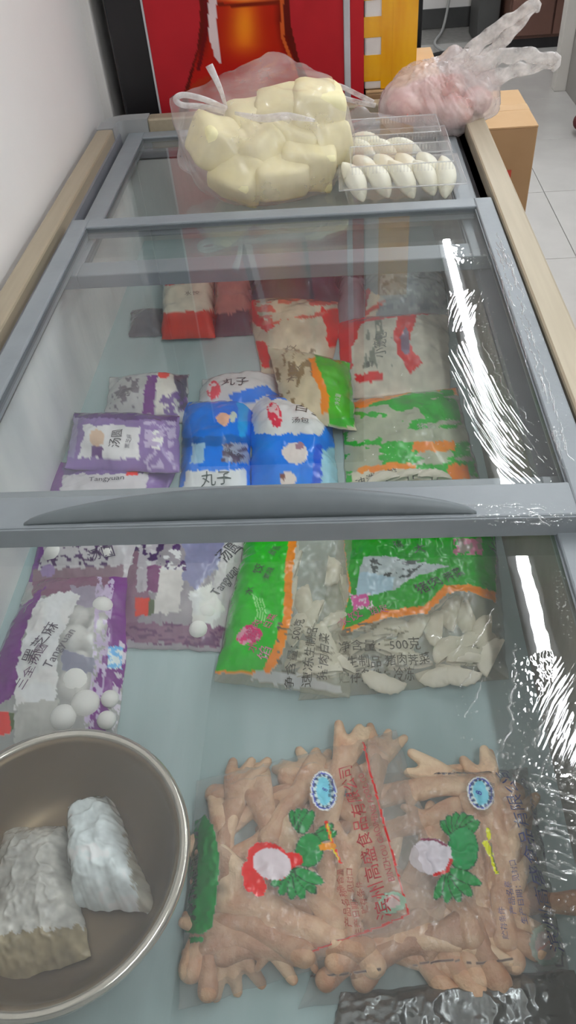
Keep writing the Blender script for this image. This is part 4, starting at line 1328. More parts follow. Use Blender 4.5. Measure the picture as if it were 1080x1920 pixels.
def pt_purple_up(px, py, u, v):
    p = P_(px, py, (128, 108, 152), 0.95)
    p.poly([(158, 795), (262, 800), (260, 862), (148, 858)], (206, 204, 204), 1, 5)
    p.poly([(135, 765), (335, 772), (332, 790), (140, 782)], (74, 48, 98), 1, 5)
    p.ell(182, 820, 14, 16, (196, 172, 152), 1); p.poly([(172, 835), (194, 838), (190, 858), (172, 856)], (86, 56, 106), 1)
    p.ell(293, 825, 13, 18, (222, 218, 214), 1)
    p.blotch([(270, 790), (330, 790), (330, 880), (270, 880)], (176, 164, 188), 0.52, (0.1, 0.12), 1)
    p.poly([(135, 780), (148, 782), (140, 858), (128, 856)], (150, 140, 170), 0.9, 3)
    p.vary(0.1)
    return p


b = Bag('rice_ball_bag', [(138, 766), (336, 772), (334, 880), (118, 872)], Z0 + 0.022, 0.030, pt_purple_up, 'violet rice-ball bag with a pale picture panel next to the blue bags', group='purple rice-ball bags', seed=4)
b.text('汤圆', 218, 822, 20, 90, (60, 56, 64)); b.text('黑芝麻', 240, 828, 9, 90, (110, 104, 116))


def pt_purple_back(px, py, u, v):
    p = P_(px, py, (196, 195, 194), 0.72)
    p.poly([(275, 705), (296, 702), (286, 780), (265, 780)], (98, 44, 112), 1, 4)
    p.poly([(295, 700), (330, 698), (325, 770), (290, 775)], (210, 206, 198), 0.95, 5)
    p.ell(307, 702, 11, 8, (214, 70, 60), 1)
    p.poly([(325, 700), (352, 705), (352, 770), (335, 770)], (86, 80, 96), 0.9, 6)
    p.blotch([(215, 705), (262, 705), (258, 770), (205, 770)], (110, 104, 112), 0.58, (0.1, 0.1), 0.95)
    p.blotch([(300, 740), (352, 730), (350, 780), (295, 785)], (110, 88, 134), 0.45, (0.1, 0.1), 0.95)
    p.vary(0.08)
    return p


b = Bag('rice_ball_bag', [(205, 700), (352, 694), (352, 785), (190, 785)], Z0, 0.034, pt_purple_back, 'whitish rice-ball bag with one purple stripe behind the violet one', group='purple rice-ball bags', seed=5)
b.text('圆', 236, 735, 26, 80, (110, 102, 112))


# ---- blue bags
def pt_blue_left(px, py, u, v):
    p = P_(px, py, (14, 116, 200), 1)
    p.poly([(340, 820), (470, 815), (470, 838), (335, 838)], (44, 96, 160), 0.97, 5)
    p.poly([(360, 832), (384, 832), (382, 868), (358, 868)], (150, 178, 196), 1, 4)
    p.poly([(418, 832), (466, 832), (466, 868), (414, 868)], (150, 156, 172), 1, 6)
    p.blotch([(418, 832), (466, 832), (466, 868), (414, 868)], (92, 84, 100), 0.55, (0.07, 0.2), 1)
    p.poly([(350, 882), (462, 880), (462, 930), (338, 930)], (206, 208, 208), 1, 5)
    p.ell(418, 786, 13, 12, (208, 170, 150), 1); p.ell(437, 782, 6, 10, (180, 190, 180), 1)
    p.poly([(445, 745), (468, 742), (462, 820), (448, 815)], (60, 150, 206), 1, 4)
    p.vary(0.1)
    return p


b = Bag('blue_food_bag', [(342, 745), (472, 738), (468, 935), (332, 935)], Z0, 0.040, pt_blue_left, 'bright blue frozen food bag with a white panel, next to the purple bags', group='blue frozen food bags', seed=6)
b.text('丸子', 405, 898, 26, 4, (62, 76, 74)); b.text('速冻', 438, 852, 14, 0, (70, 62, 78))


def pt_blue_right(px, py, u, v):
    p = P_(px, py, (10, 122, 210), 1)
    p.poly([(470, 745), (600, 755), (612, 800), (600, 815), (474, 812)], (206, 206, 205), 1, 5)
    p.poly([(466, 725), (500, 722), (520, 748), (508, 752), (490, 738), (474, 750)], (34, 120, 206), 1, 3)
    p.ell(515, 778, 13, 24, (192, 70, 84), 1, -18); p.blotch(ellp(515, 778, 13, 24, -18), (228, 190, 190), 0.58, (0.14, 0.14), 1)
    p.ell(553, 850, 24, 20, (214, 205, 200), 1); p.ell(562, 836, 9, 7, (150, 120, 130), 1)
    p.ell(540, 900, 15, 16, (210, 196, 190), 1); p.ell(530, 893, 5, 6, (110, 70, 60), 1)
    p.poly([(600, 840), (640, 840), (640, 935), (600, 935)], (160, 200, 214), 0.9, 6)
    p.poly([(588, 835), (604, 835), (604, 930), (584, 930)], (20, 90, 190), 1, 5)
    p.vary(0.1)
    return p


b = Bag('blue_food_bag', [(470, 724), (618, 745), (640, 935), (468, 935)], Z0 + 0.0008, 0.044, pt_blue_right, 'bright blue frozen food bag with a red oval mark, next to the green bags', group='blue frozen food bags', seed=7)
b.text('白雪', 580, 770, 26, 0, (48, 48, 52)); b.text('汤包', 562, 790, 15, 0, (60, 58, 62))


def pt_blue_back(px, py, u, v):
    p = P_(px, py, (204, 203, 202), 0.92)
    p.ell(400, 732, 13, 17, (206, 96, 104), 1); p.blotch(ellp(400, 732, 13, 17), (226, 200, 200), 0.56, (0.14, 0.14), 1)
    p.poly([(430, 740), (470, 728), (500, 722), (525, 745), (500, 742), (475, 755), (440, 760)], (40, 120, 200), 1, 3)
    p.vary(0.08)
    return p


b = Bag('white_food_bag', [(378, 704), (516, 692), (530, 762), (366, 768)], Z0, 0.034, pt_blue_back, 'white frozen food bag with a pink mark behind the blue bags', seed=8)
b.text('丸子', 440, 716, 22, 4, (58, 56, 60))


# ---- green dumpling bags
def pt_green_a(px, py, u, v):
    p = P_(px, py, (226, 217, 194), 0.24)
    p.poly([(470, 985), (560, 985), (548, 1080), (548, 1150), (530, 1225), (505, 1265), (395, 1262), (415, 1180), (440, 1080)], ORG, 1, 2)
    p.poly([(450, 985), (545, 985), (532, 1080), (533, 1150), (515, 1210), (492, 1258), (395, 1258), (412, 1180), (440, 1080)], GRN, 1, 2)
    p.poly([(425, 985), (462, 985), (436, 1110), (405, 1235), (385, 1245), (410, 1150)], (206, 206, 204), 0.85, 4)
    for k in range(4):
        p.line([(474 + 6 * k, 1115 + 3 * k), (484 + 5 * k, 1150), (478 + 6 * k, 1165)], 2.2, (150, 205, 140), 1, 1)
    p.ell(468, 1190, 24, 16, (206, 150, 166), 1, -20, 6); p.blotch(ellp(468, 1190, 26, 18, -20), (196, 44, 110), 0.52, (0.16, 0.16), 1)
    p.blotch([(520, 1165), (650, 1160), (655, 1290), (520, 1285)], (110, 104, 84), 0.68, (0.05, 0.2), 0.6)
    p.poly([(480, 1260), (560, 1262), (640, 1285), (640, 1300), (560, 1290), (470, 1275)], (214, 214, 212), 0.6, 5)
    p.vary(0.06)
    return p


GA = Bag('dumpling_bag', [(462, 985), (672, 985), (655, 1300), (398, 1268)], Z0 + 0.012, 0.040, pt_green_a, 'green dumpling bag with an orange edge and clear window, overlapping the lilac bag', group='green dumpling bags', seed=9, wr=0.003, p=6)
dumplings([(612, 1070, -95), (560, 1060, 80), (585, 1130, 100), (640, 1110, -85), (570, 1180, 60), (620, 1195, 110), (575, 1240, 20), (625, 1250, -20), (555, 1115, 85), (600, 1215, 150), (595, 1160, 70), (560, 1030, 95), (640, 1170, 20), (545, 1150, 80), (600, 1265, 5)], Z0 + 0.024, 'the green bag over the lilac one', 'dumplings in the green bag over the lilac one', marks=((580, 1040, ', near the lid rail'), (555, 1130, ', along the orange edge'), (640, 1130, ', beside the other green bag'), (590, 1190, ', above the small print'), (590, 1255, ', at the near seam')))
for t_, (a_, b_), h_, c_ in (('猪肉', (478, 1180), 18, (206, 50, 120)), ('水饺', (480, 1205), 18, (206, 50, 120)), ('白菜', (508, 1165), 16, (214, 70, 130)), ('馅', (498, 1225), 22, (214, 120, 160)), ('水', (470, 1108), 16, (36, 60, 40)), ('饺', (486, 1068), 18, (40, 64, 44)), ('鲜香', (516, 1032), 14, (60, 84, 64)), ('美味', (505, 1075), 13, (60, 90, 64))):
    GA.text(t_, a_, b_, h_, 68, c_)
GA.text('净含量：500克', 553, 1215, 17, 80, (58, 54, 42)); GA.text('速冻生制品', 582, 1222, 18, 82, (64, 60, 46)); GA.text('猪肉白菜', 608, 1226, 18, 84, (64, 60, 46))


def pt_green_b(px, py, u, v):
    p = P_(px, py, (222, 213, 190), 0.24)
    p.poly([(640, 985), (930, 985), (930, 1130), (880, 1108), (840, 1112), (800, 1150), (720, 1160), (640, 1190), (645, 1150), (655, 1115)], ORG, 1, 3)
    p.poly([(640, 985), (930, 985), (930, 1110), (880, 1095), (835, 1098), (798, 1135), (720, 1145), (645, 1180), (648, 1140), (658, 1110)], (32, 140, 42), 1, 3)
    p.poly([(682, 1045), (720, 1042), (800, 1055), (842, 1060), (770, 1085), (735, 1108), (668, 1120), (672, 1075)], (178, 188, 188), 0.95, 3)
    p.poly([(682, 1072), (740, 1082), (735, 1108), (668, 1120), (672, 1078)], (168, 190, 200), 1, 2)
    p.blotch([(690, 1045), (800, 1052), (760, 1088), (700, 1075)], (72, 78, 78), 0.55, (0.07, 0.16), 0.95)
    p.poly([(860, 1010), (905, 1010), (905, 1036), (860, 1036)], (150, 140, 130), 0.8, 6); p.blotch([(850, 1010), (905, 1010), (905, 1040), (850, 1040)], (176, 120, 136), 0.5, (0.12, 0.12), 1)
    p.blotch([(560, 1170), (765, 1165), (770, 1300), (555, 1295)], (110, 104, 84), 0.68, (0.04, 0.2), 0.6, 71)
    p.poly([(655, 1118), (690, 1112), (695, 1135), (665, 1142)], (196, 100, 150), 1, 4); p.blotch([(655, 1112), (695, 1110), (700, 1140), (660, 1145)], (216, 196, 206), 0.55, (0.2, 0.2), 1)
    p.vary(0.06)
    return p


GB = Bag('dumpling_bag', [(640, 985), (930, 985), (955, 1262), (560, 1305)], Z0, 0.040, pt_green_b, 'green dumpling bag with a wavy orange border and rows of dumplings below it', group='green dumpling bags', seed=10, wr=0.003, p=6)
dumplings([(690, 1215, 30), (740, 1230, -20), (790, 1190, 60), (770, 1250, 10), (830, 1180, 80), (850, 1225, 40), (890, 1160, 100), (900, 1210, 20), (720, 1270, 160), (820, 1255, 190), (660, 1260, 10), (880, 1245, 0), (810, 1145, 40), (690, 1180, 0), (930, 1235, 60), (640, 1225, 40), (610, 1270, 10), (740, 1190, 10), (860, 1150, 70), (860, 1255, 160), (920, 1190, 80), (770, 1215, 70)], Z0 + 0.013, 'the wavy-bordered green bag', 'dumplings in the green bag with the wavy border', marks=((690, 1190, ', by the pink lettering'), (640, 1250, ', beside the other green bag'), (730, 1250, ', under the small print'), (800, 1180, ', just below the orange border'), (830, 1245, ', along the near seam'), (910, 1190, ', nearest the lamp reflection')))
GB.text('水饺', 655, 1162, 22, 30, (206, 60, 130)); GB.text('馅足', 712, 1143, 16, 12, (206, 90, 140)); GB.text('猪肉', 805, 1098, 24, 32, (30, 40, 34)); GB.text('荠菜', 850, 1078, 18, 30, (36, 50, 40)); GB.text('大', 785, 1030, 20, 10, (50, 70, 60)); GB.text('福', 745, 1020, 18, 10, (60, 80, 66))
GB.text('净含量：500克', 710, 1212, 20, 4, (64, 60, 46)); GB.text('速冻生制品 猪肉荠菜', 706, 1240, 18, 4, (64, 60, 46)); GB.text('贮存条件：冷冻', 706, 1266, 17, 4, (70, 66, 52))


def pt_green_c(px, py, u, v):
    p = P_(px, py, (198, 194, 178), 0.5)
    p.poly([(640, 760), (712, 738), (770, 722), (850, 716), (860, 740), (780, 736), (720, 755), (645, 775)], ORG, 1, 4)
    p.poly([(640, 772), (720, 752), (780, 734), (850, 730), (905, 925), (650, 925)], (44, 148, 50), 1, 5)
    p.blotch([(640, 770), (860, 740), (900, 925), (640, 925)], (164, 168, 148), 0.56, (0.016, 0.05), 0.95, 4)
    p.poly([(650, 780), (770, 785), (760, 822), (650, 826)], (166, 170, 150), 0.9, 10)
    p.poly([(780, 830), (850, 826), (855, 845), (770, 848)], (220, 130, 50), 1, 6)
    p.poly([(668, 878), (740, 866), (780, 872), (780, 886), (740, 880), (668, 892)], ORG, 1, 4)
    p.poly([(840, 870), (875, 870), (880, 900), (842, 900)], (214, 126, 52), 1, 5)
    p.poly([(660, 888), (745, 880), (840, 885), (850, 930), (655, 930)], (210, 204, 184), 0.9, 5)
    p.vary(0.12, 0.05)
    return p


GCb = Bag('dumpling_bag', [(640, 742), (858, 716), (915, 940), (650, 940)], Z0, 0.042, pt_green_c, 'green dumpling bag seen through the upper lid, touching the lid rail', group='green dumpling bags', seed=11)
GCb.text('油泼水饺', 705, 896, 18, 4, (62, 60, 54)); GCb.text('猪肉', 800, 800, 16, 4, (150, 170, 140))
dumplings([(770, 896, 10), (815, 898, 0), (720, 905, 20)], Z0 + 0.040, 'the green bag touching the lid rail', 'dumplings in the green bag at the rail', 0.9)


def pt_green_d(px, py, u, v):
    p = P_(px, py, (196, 188, 164), 0.9)
    p.poly([(575, 672), (595, 668), (618, 740), (618, 775), (602, 775), (600, 735)], ORG, 1, 3)
    p.poly([(588, 665), (660, 680), (665, 800), (616, 800), (616, 740)], (62, 158, 48), 1, 4)
    p.blotch([(515, 640), (580, 650), (590, 760), (520, 770)], (120, 110, 88), 0.60, (0.12, 0.06), 1)
    p.vary(0.12, 0.06)
    return p


b = Bag('dumpling_bag', [(500, 640), (655, 672), (668, 800), (535, 775)], Z0 + 0.020, 0.036, pt_green_d, 'small green and cream dumpling bag wedged behind the blue bag', group='green dumpling bags', seed=12)
b.text('水饺', 552, 700, 20, 75, (110, 102, 84)); b.text('净含量', 634, 750, 9, 85, (190, 210, 180))


# ---- red bags in the middle of the freezer
def pt_red_a(px, py, u, v):
    p = P_(px, py, (196, 186, 166), 0.95)
    p.poly([(462, 545), (482, 545), (480, 590), (515, 610), (500, 625), (470, 600)], (196, 44, 40), 1, 4)
    p.poly([(480, 640), (500, 640), (510, 690), (490, 690)], (190, 60, 54), 1, 4)
    p.poly([(600, 575), (640, 580), (640, 650), (618, 650)], (196, 64, 54), 1, 6)
    p.blotch([(470, 555), (640, 560), (630, 600), (490, 610)], (190, 100, 90), 0.58, (0.03, 0.09), 1)
    p.blotch([(505, 655), (600, 655), (590, 700), (505, 700)], (120, 112, 96), 0.56, (0.12, 0.06), 1)
    p.vary(0.14, 0.05)
    return p


b = Bag('red_food_bag', [(462, 548), (645, 556), (618, 705), (488, 690)], Z0, 0.042, pt_red_a, 'cream and red dumpling bag below the dark purple pack', group='red frozen food bags', seed=13)
b.text('水饺', 545, 665, 20, 85, (120, 112, 96))


def pt_red_b(px, py, u, v):
    p = P_(px, py, (196, 192, 178), 0.95)
    p.poly([(632, 592), (740, 578), (840, 574), (840, 588), (740, 594), (660, 610), (640, 640)], (186, 40, 62), 1, 3)
    p.poly([(632, 600), (680, 605), (660, 650), (660, 690), (632, 700)], (190, 56, 52), 1, 6)
    p.poly([(745, 590), (782, 588), (768, 640), (780, 665), (792, 680), (770, 700), (745, 665), (738, 630)], (190, 50, 52), 1, 4)
    p.ell(760, 640, 8, 26, (120, 100, 120), 1, 0, 4)
    p.poly([(662, 702), (718, 698), (720, 714), (668, 718)], (184, 38, 54), 1, 4)
    p.blotch([(690, 600), (735, 600), (735, 690), (680, 690)], (120, 124, 112), 0.60, (0.1, 0.03), 1)
    p.vary(0.14, 0.05)
    return p


b = Bag('red_food_bag', [(632, 590), (842, 574), (846, 725), (640, 738)], Z0, 0.042, pt_red_b, 'cream dumpling bag with red ring print behind the green bags', group='red frozen food bags', seed=14)
b.text('小笼包', 715, 645, 24, 85, (110, 112, 102)); b.text('鲜', 692, 684, 14, 0, (60, 56, 56))


def pt_red_box(px, py, u, v):
    p = P_(px, py, (206, 200, 184), 1)
    p.poly([(295, 495), (405, 495), (405, 522), (350, 530), (300, 536)], (204, 62, 64), 1, 3)
    p.poly([(290, 588), (405, 580), (405, 640), (290, 640)], (186, 66, 56), 1, 3)
    p.vary(0.1, 0.05)
    return p


b = Bag('red_food_pack', [(304, 506), (402, 502), (402, 622), (300, 626)], Z0 + 0.004, 0.046, pt_red_box, 'red and white frozen food pack lying alone near the far wall', p=7, seed=15)
b.text('水饺', 360, 552, 12, 6, (150, 140, 126))


def pt_pink(px, py, u, v):
    p = P_(px, py, (166, 116, 110), 1)
    p.poly([(395, 588), (475, 580), (475, 640), (395, 640)], (66, 50, 62), 1, 6); p.vary(0.14, 0.05)
    return p


Bag('pink_food_pack', [(401, 504), (472, 502), (474, 618), (400, 622)], Z0, 0.042, pt_pink, 'dusky pink frozen pack with a dark end beside the red and white one', p=5, seed=16)


def pt_dark(px, py, u, v):
    p = P_(px, py, (64, 46, 62), 1)
    p.poly([(460, 475), (640, 475), (620, 505), (520, 512), (465, 508)], (150, 96, 84), 1, 6); p.vary(0.2, 0.06)
    return p


Bag('dark_pack_and_gap', [(466, 486), (636, 482), (640, 556), (470, 562)], Z0 + 0.002, 0.044, pt_dark, 'dark purple and brown frozen pack in the middle near the far lid', seed=17)


def pt_shadow(px, py, u, v):  # shade of the dark gap, painted on a grey pillow shape
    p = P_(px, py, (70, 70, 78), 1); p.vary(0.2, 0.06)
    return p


Bag('dark_pack_and_gap', [(246, 578), (308, 575), (304, 626), (240, 628)], Z0, 0.020, pt_shadow, 'dark grey stand-in for the shadowed gap left of the red and white pack', seed=18)


def pt_grey(px, py, u, v):
    p = P_(px, py, (150, 158, 160), 0.75)
    p.poly([(680, 560), (692, 545), (720, 560), (700, 600), (680, 600)], (196, 186, 166), 1, 3)
    p.line([(690, 545), (680, 600)], 8, (176, 40, 40), 1); p.line([(682, 590), (720, 565)], 8, (190, 70, 50), 1)
    p.blotch([(715, 490), (835, 490), (840, 580), (710, 580)], (92, 100, 104), 0.60, (0.05, 0.08), 0.9, mix=0.6)
    p.blotch([(715, 490), (835, 490), (840, 580), (710, 580)], (190, 196, 196), 0.60, (0.05, 0.06), 0.85, 44, mix=0.6)
    p.vary(0.14, 0.05)
    return p


Bag('clear_food_bag', [(684, 492), (828, 486), (845, 588), (682, 596)], Z0, 0.040, pt_grey, 'clear greyish frozen food bag near the far lid, behind the red-ringed bag', seed=19, wr=0.003)


def pt_lilac(px, py, u, v):
    p = P_(px, py, (140, 132, 140), 0.85); p.ell(672, 512, 24, 12, (70, 58, 66), 1, 0, 6); p.vary(0.14, 0.05)
    return p


Bag('clear_food_bag', [(636, 488), (690, 486), (684, 596), (630, 602)], Z0, 0.034, pt_lilac, 'narrow lilac-grey frozen food bag between the dark pack and the clear one', seed=20)


# ---- chicken feet: two bags
def foot_mesh(seed):
    rnd = random.Random(seed)
    bm = bmesh.new()

    def limb(pts, radii):
        m_ = tube_mesh('limb', spline(pts, 12), list(np.interp(np.linspace(0, 1, 12), np.linspace(0, 1, len(radii)), radii)), 10)
        bm.from_mesh(m_); bpy.data.meshes.remove(m_)
        for p, r in ((pts[0], radii[0]), (pts[-1], radii[-1])):
            bmesh.ops.create_icosphere(bm, subdivisions=2, radius=r, matrix=Matrix.Translation(p))
    limb([(-0.055, 0, 0), (-0.03, 0.002, 0.002), (0, 0, 0)], [0.0125, 0.0095, 0.012])
    for a in (-20, -1, 18):
        a += rnd.uniform(-7, 7); L = 0.052 + rnd.uniform(-0.006, 0.006)
        c, q = math.cos(math.radians(a)), math.sin(math.radians(a)); cv = rnd.uniform(-0.010, 0.004)
        limb([(0, 0, 0), (c * L * 0.5, q * L * 0.5, 0.004), (c * L, q * L, cv)], [0.0105, 0.0088, 0.0055])
    a = rnd.uniform(120, 150) * rnd.choice((-1, 1)); c, q = math.cos(math.radians(a)), math.sin(math.radians(a))
    limb([(-0.004, 0, 0), (c * 0.014, q * 0.014, 0.002), (c * 0.026, q * 0.026, -0.003)], [0.008, 0.006, 0.004])
    me = bpy.data.meshes.new('chicken_foot'); bm.to_mesh(me); bm.free()
    o = bpy.data.objects.new('tmp', me); COL.objects.link(o)
    md = o.modifiers.new('r', 'REMESH'); md.mode = 'VOXEL'; md.voxel_size = 0.0021
    sm = o.modifiers.new('s', 'SMOOTH'); sm.iterations = 4; sm.factor = 0.5
    dg = bpy.context.evaluated_depsgraph_get()
    m2 = bpy.data.meshes.new_from_object(o.evaluated_get(dg))
    bpy.data.objects.remove(o)
    m2.name = 'chicken_foot'; m2.materials.clear(); m2.materials.append(M['foot'])
    m2.polygons.foreach_set('use_smooth', [True] * len(m2.polygons))
    return m2


feet_me = [foot_mesh(k) for k in range(4)]


def feet(lst, where, grp, marks):
    for k, (u, v, ang, z, s) in enumerate(lst):
        o = bpy.data.objects.new('frozen_chicken_paw', feet_me[k % 4]); COL.objects.link(o)
        o.location = onz(u, v, z - 0.006); o.rotation_euler = (math.radians(((k * 37) % 30) - 15), math.radians(((k * 23) % 10) - 4), math.radians(ang)); o.scale = (s, s, s)
        tag(o, 'frozen chicken foot inside ' + where + beside(u, v, marks), 'chicken foot', grp)


rf = random.Random(5)


def scatter(poly, n, z):
    out = []
    while len(out) < n:
        u, v = rf.uniform(360, 1000), rf.uniform(1400, 1860)
        if inside(np.array([u]), np.array([v]), poly)[0]: out.append((u, v, rf.uniform(0, 360), z + rf.uniform(0, .006), 0.95))
    return out


L1 = [(470, 1650, 160, .648, 1.1), (500, 1700, 158, .650, 1.2), (470, 1735, 155, .646, 1.0), (560, 1490, 60, .646, 1.0), (640, 1440, 70, .646, 1.0), (440, 1510, 80, .644, 1.0), (500, 1530, 110, .647, 1.0), (610, 1560, 95, .648, 1.0), (650, 1640, 80, .648, 1.0), (560, 1640, 130, .650, 1.0), (690, 1520, 85, .644, 1.0), (420, 1580, 100, .644, 0.9), (640, 1700, 120, .645, 1.0), (570, 1760, 170, .645, 1.0), (450, 1765, 172, .643, 1.0), (400, 1755, 90, .641, 0.8), (510, 1778, 10, .641, 0.8), (720, 1640, 95, .641, 1.0), (480, 1590, 30, .640, 1.0), (600, 1480, 140, .638, 1.0), (530, 1600, -60, .638, 1.0), (700, 1440, 70, .637, .9), (400, 1700, 75, .640, 1.0)]
L1 += scatter([(400, 1500), (700, 1420), (790, 1680), (600, 1790), (400, 1830)], 12, .630)
feet(L1, 'the red-lettered bag', 'chicken feet in the red-lettered bag', ((400, 1640, ', beside the green strip'), (430, 1510, ', at the far corner towards the basin'), (530, 1530, ', at the far edge above the emblem'), (540, 1630, ', under the emblem'), (620, 1480, ', under the oval stamp'), (690, 1540, ', under the red lettering'), (660, 1680, ', below the small red print'), (490, 1705, ', pale and long'), (430, 1770, ', at the near corner'), (560, 1770, ', at the near edge')))
L2 = [(790, 1480, 10, .642, 1.0), (860, 1470, 170, .642, 1.0), (920, 1500, 95, .643, 1.0), (800, 1540, 20, .642, 1.0), (900, 1580, 80, .644, 1.0), (940, 1640, 85, .643, 1.0), (850, 1640, 100, .644, 1.0), (880, 1720, 110, .643, 1.0), (820, 1760, 15, .643, 1.0), (740, 1765, 20, .642, 1.0), (700, 1790, 25, .641, .85), (905, 1720, 150, .642, 0.9), (760, 1740, 170, .640, 1.0), (850, 1765, 5, .640, .9), (800, 1600, 60, .638, 1.0), (950, 1560, 70, .638, 1.0), (790, 1690, -20, .638, 1.0), (955, 1690, 85, .638, .9)]
L2 += scatter([(780, 1480), (940, 1470), (990, 1740), (700, 1820)], 10, .630)
feet(L2, 'the blue-lettered bag', 'chicken feet in the blue-lettered bag', ((790, 1490, ', at the far edge'), (900, 1490, ', under the oval stamp'), (850, 1610, ', under the green emblem'), (920, 1600, ', beside the yellow mark'), (965, 1600, ', under the blue lettering'), (800, 1700, ', below the emblem'), (930, 1730, ', at the near corner by the wet glass'), (720, 1780, ', at the near corner by the other bag'), (850, 1770, ', at the near edge')))


def petals(p, cx, cy, dirs, L, W, col=(20, 122, 62), dk=(10, 60, 30)):
    for a in dirs:
        c, q = math.cos(math.radians(a)), math.sin(math.radians(a))
        p.ell(cx + c * L * 0.5, cy - q * L * 0.5, L * 0.55 + 2, W + 2, dk, 1, -a, 0)
        p.ell(cx + c * L * 0.5, cy - q * L * 0.5, L * 0.55, W, col, 1, -a, 0)


def stamp(p, cx, cy, rx, ry, ang):
    p.ell(cx, cy, rx, ry, (224, 226, 234), 1, ang, 1); p.ell(cx, cy, rx - 3, ry - 3, (84, 92, 176), 1, ang, 1)
    p.ell(cx, cy, rx - 5.5, ry - 5.5, (206, 222, 232), 1, ang, 0); p.ell(cx, cy, rx * 0.55, ry * 0.72, (136, 198, 216), 1, ang, 3)
    n = 14
    for k in range(n):
        t = 2 * math.pi * k / n; c, q = math.cos(math.radians(ang)), math.sin(math.radians(ang))
        ex, ey = math.cos(t) * rx * 0.70, math.sin(t) * ry * 0.80
        p.ell(cx + ex * c - ey * q, cy + ex * q + ey * c, 2.6, 3.2, (64, 82, 110), 1, 0, 0)


def pt_feet_red(px, py, u, v):
    p = P_(px, py, (206, 196, 188), 0.10)
    m = inside(px, py, [(690, 1360), (760, 1360), (870, 1730), (770, 1790), (560, 1830), (560, 1790), (766, 1716), (686, 1395)])
    p.a[m] = 0.30
    p.poly([(358, 1545), (385, 1528), (402, 1550), (412, 1610), (406, 1690), (395, 1742), (378, 1752), (340, 1748)], (28, 122, 62), 1, 3)
    p.blotch([(350, 1560), (372, 1560), (368, 1740), (345, 1740)], (30, 70, 44), 0.5, (0.12, 0.1), 1)
    p.poly([(356, 1756), (382, 1756), (380, 1766), (354, 1768)], (28, 122, 62), 1, 3)
    # printed feather emblem (plain)
    petals(p, 566, 1560, (118, 100, 82, 62), 42, 9); petals(p, 590, 1572, (38, 15), 40, 9)
    p.ell(580, 1595, 27, 33, (10, 60, 30), 1, 10, 0); p.ell(580, 1594, 25, 31, (20, 122, 62), 1, 10, 0)
    petals(p, 556, 1632, (-150, -125, -100, -78, -50, -25), 52, 10)
    p.ell(505, 1615, 45, 34, (196, 34, 44), 1, 25, 2)
    for a, b_ in ((470, 1655), (486, 1664), (466, 1632), (478, 1648)): p.ell(a, b_, 14, 18, (196, 34, 44), 1, 0, 0)
    p.ell(548, 1612, 20, 14, (196, 34, 44), 1, 0, 0)
    p.ell(510, 1620, 37, 29, (208, 196, 200), 1, 22, 1)
    p.line([(612, 1540), (620, 1570), (628, 1590), (638, 1618)], 6, (206, 70, 40), 1, 2); p.line([(606, 1588), (624, 1586)], 14, (214, 140, 40), 1, 3); p.line([(614, 1545), (621, 1575)], 3, (236, 190, 50), 1, 1); p.line([(622, 1590), (636, 1612)], 3, (236, 190, 50), 1, 1)
    stamp(p, 607, 1483, 25, 38, -6)
    p.line([(681, 1392), (690, 1430), (715, 1525), (735, 1600), (766, 1715)], 4.6, (188, 50, 46), 1, 1); p.line([(766, 1715), (700, 1742), (572, 1788)], 4.6, (188, 50, 46), 1, 1)
    p.ell(735, 1692, 27, 20, (150, 186, 166), 0.75, -10, 2); p.ell(735, 1690, 17, 12, (206, 186, 184), 0.8, -10, 2); p.line([(722, 1690), (735, 1680), (748, 1690)], 3, (190, 110, 110), 0.9)
    return p


FA = Bag('chicken_feet_bag', [(366, 1458), (742, 1358), (872, 1728), (330, 1890)], Z0 + 0.010, 0.043, pt_feet_red, 'clear bag of frozen chicken feet with red lettering and a red and green emblem', group='bags of chicken feet', seed=23, wr=0.0055, wf=50, res=2.1, p=6)
FA.text('滨州高盛食品有限公司', 683, 1560, 25, 103, (186, 30, 42), 0.92)
FA.text('BINZHOU GAOSHENG FOOD CO.', 706, 1545, 13, 103, (186, 74, 80), 0.85)
FA.text('产品名称', 650, 1700, 12, 95, (176, 66, 54)); FA.text('生产日期：见封口', 664, 1690, 11, 97, (176, 76, 64)); FA.text('净含量', 640, 1650, 11, 92, (176, 66, 54)); FA.text('贮存条件', 680, 1680, 11, 97, (176, 76, 64))
FA.text('质量检验', 622, 1480, 8, 84, (60, 70, 100)); FA.text('8', 610, 1482, 11, 84, (54, 60, 170))
FA.text('冷冻食品', 362, 1650, 18, 90, (26, 60, 38))


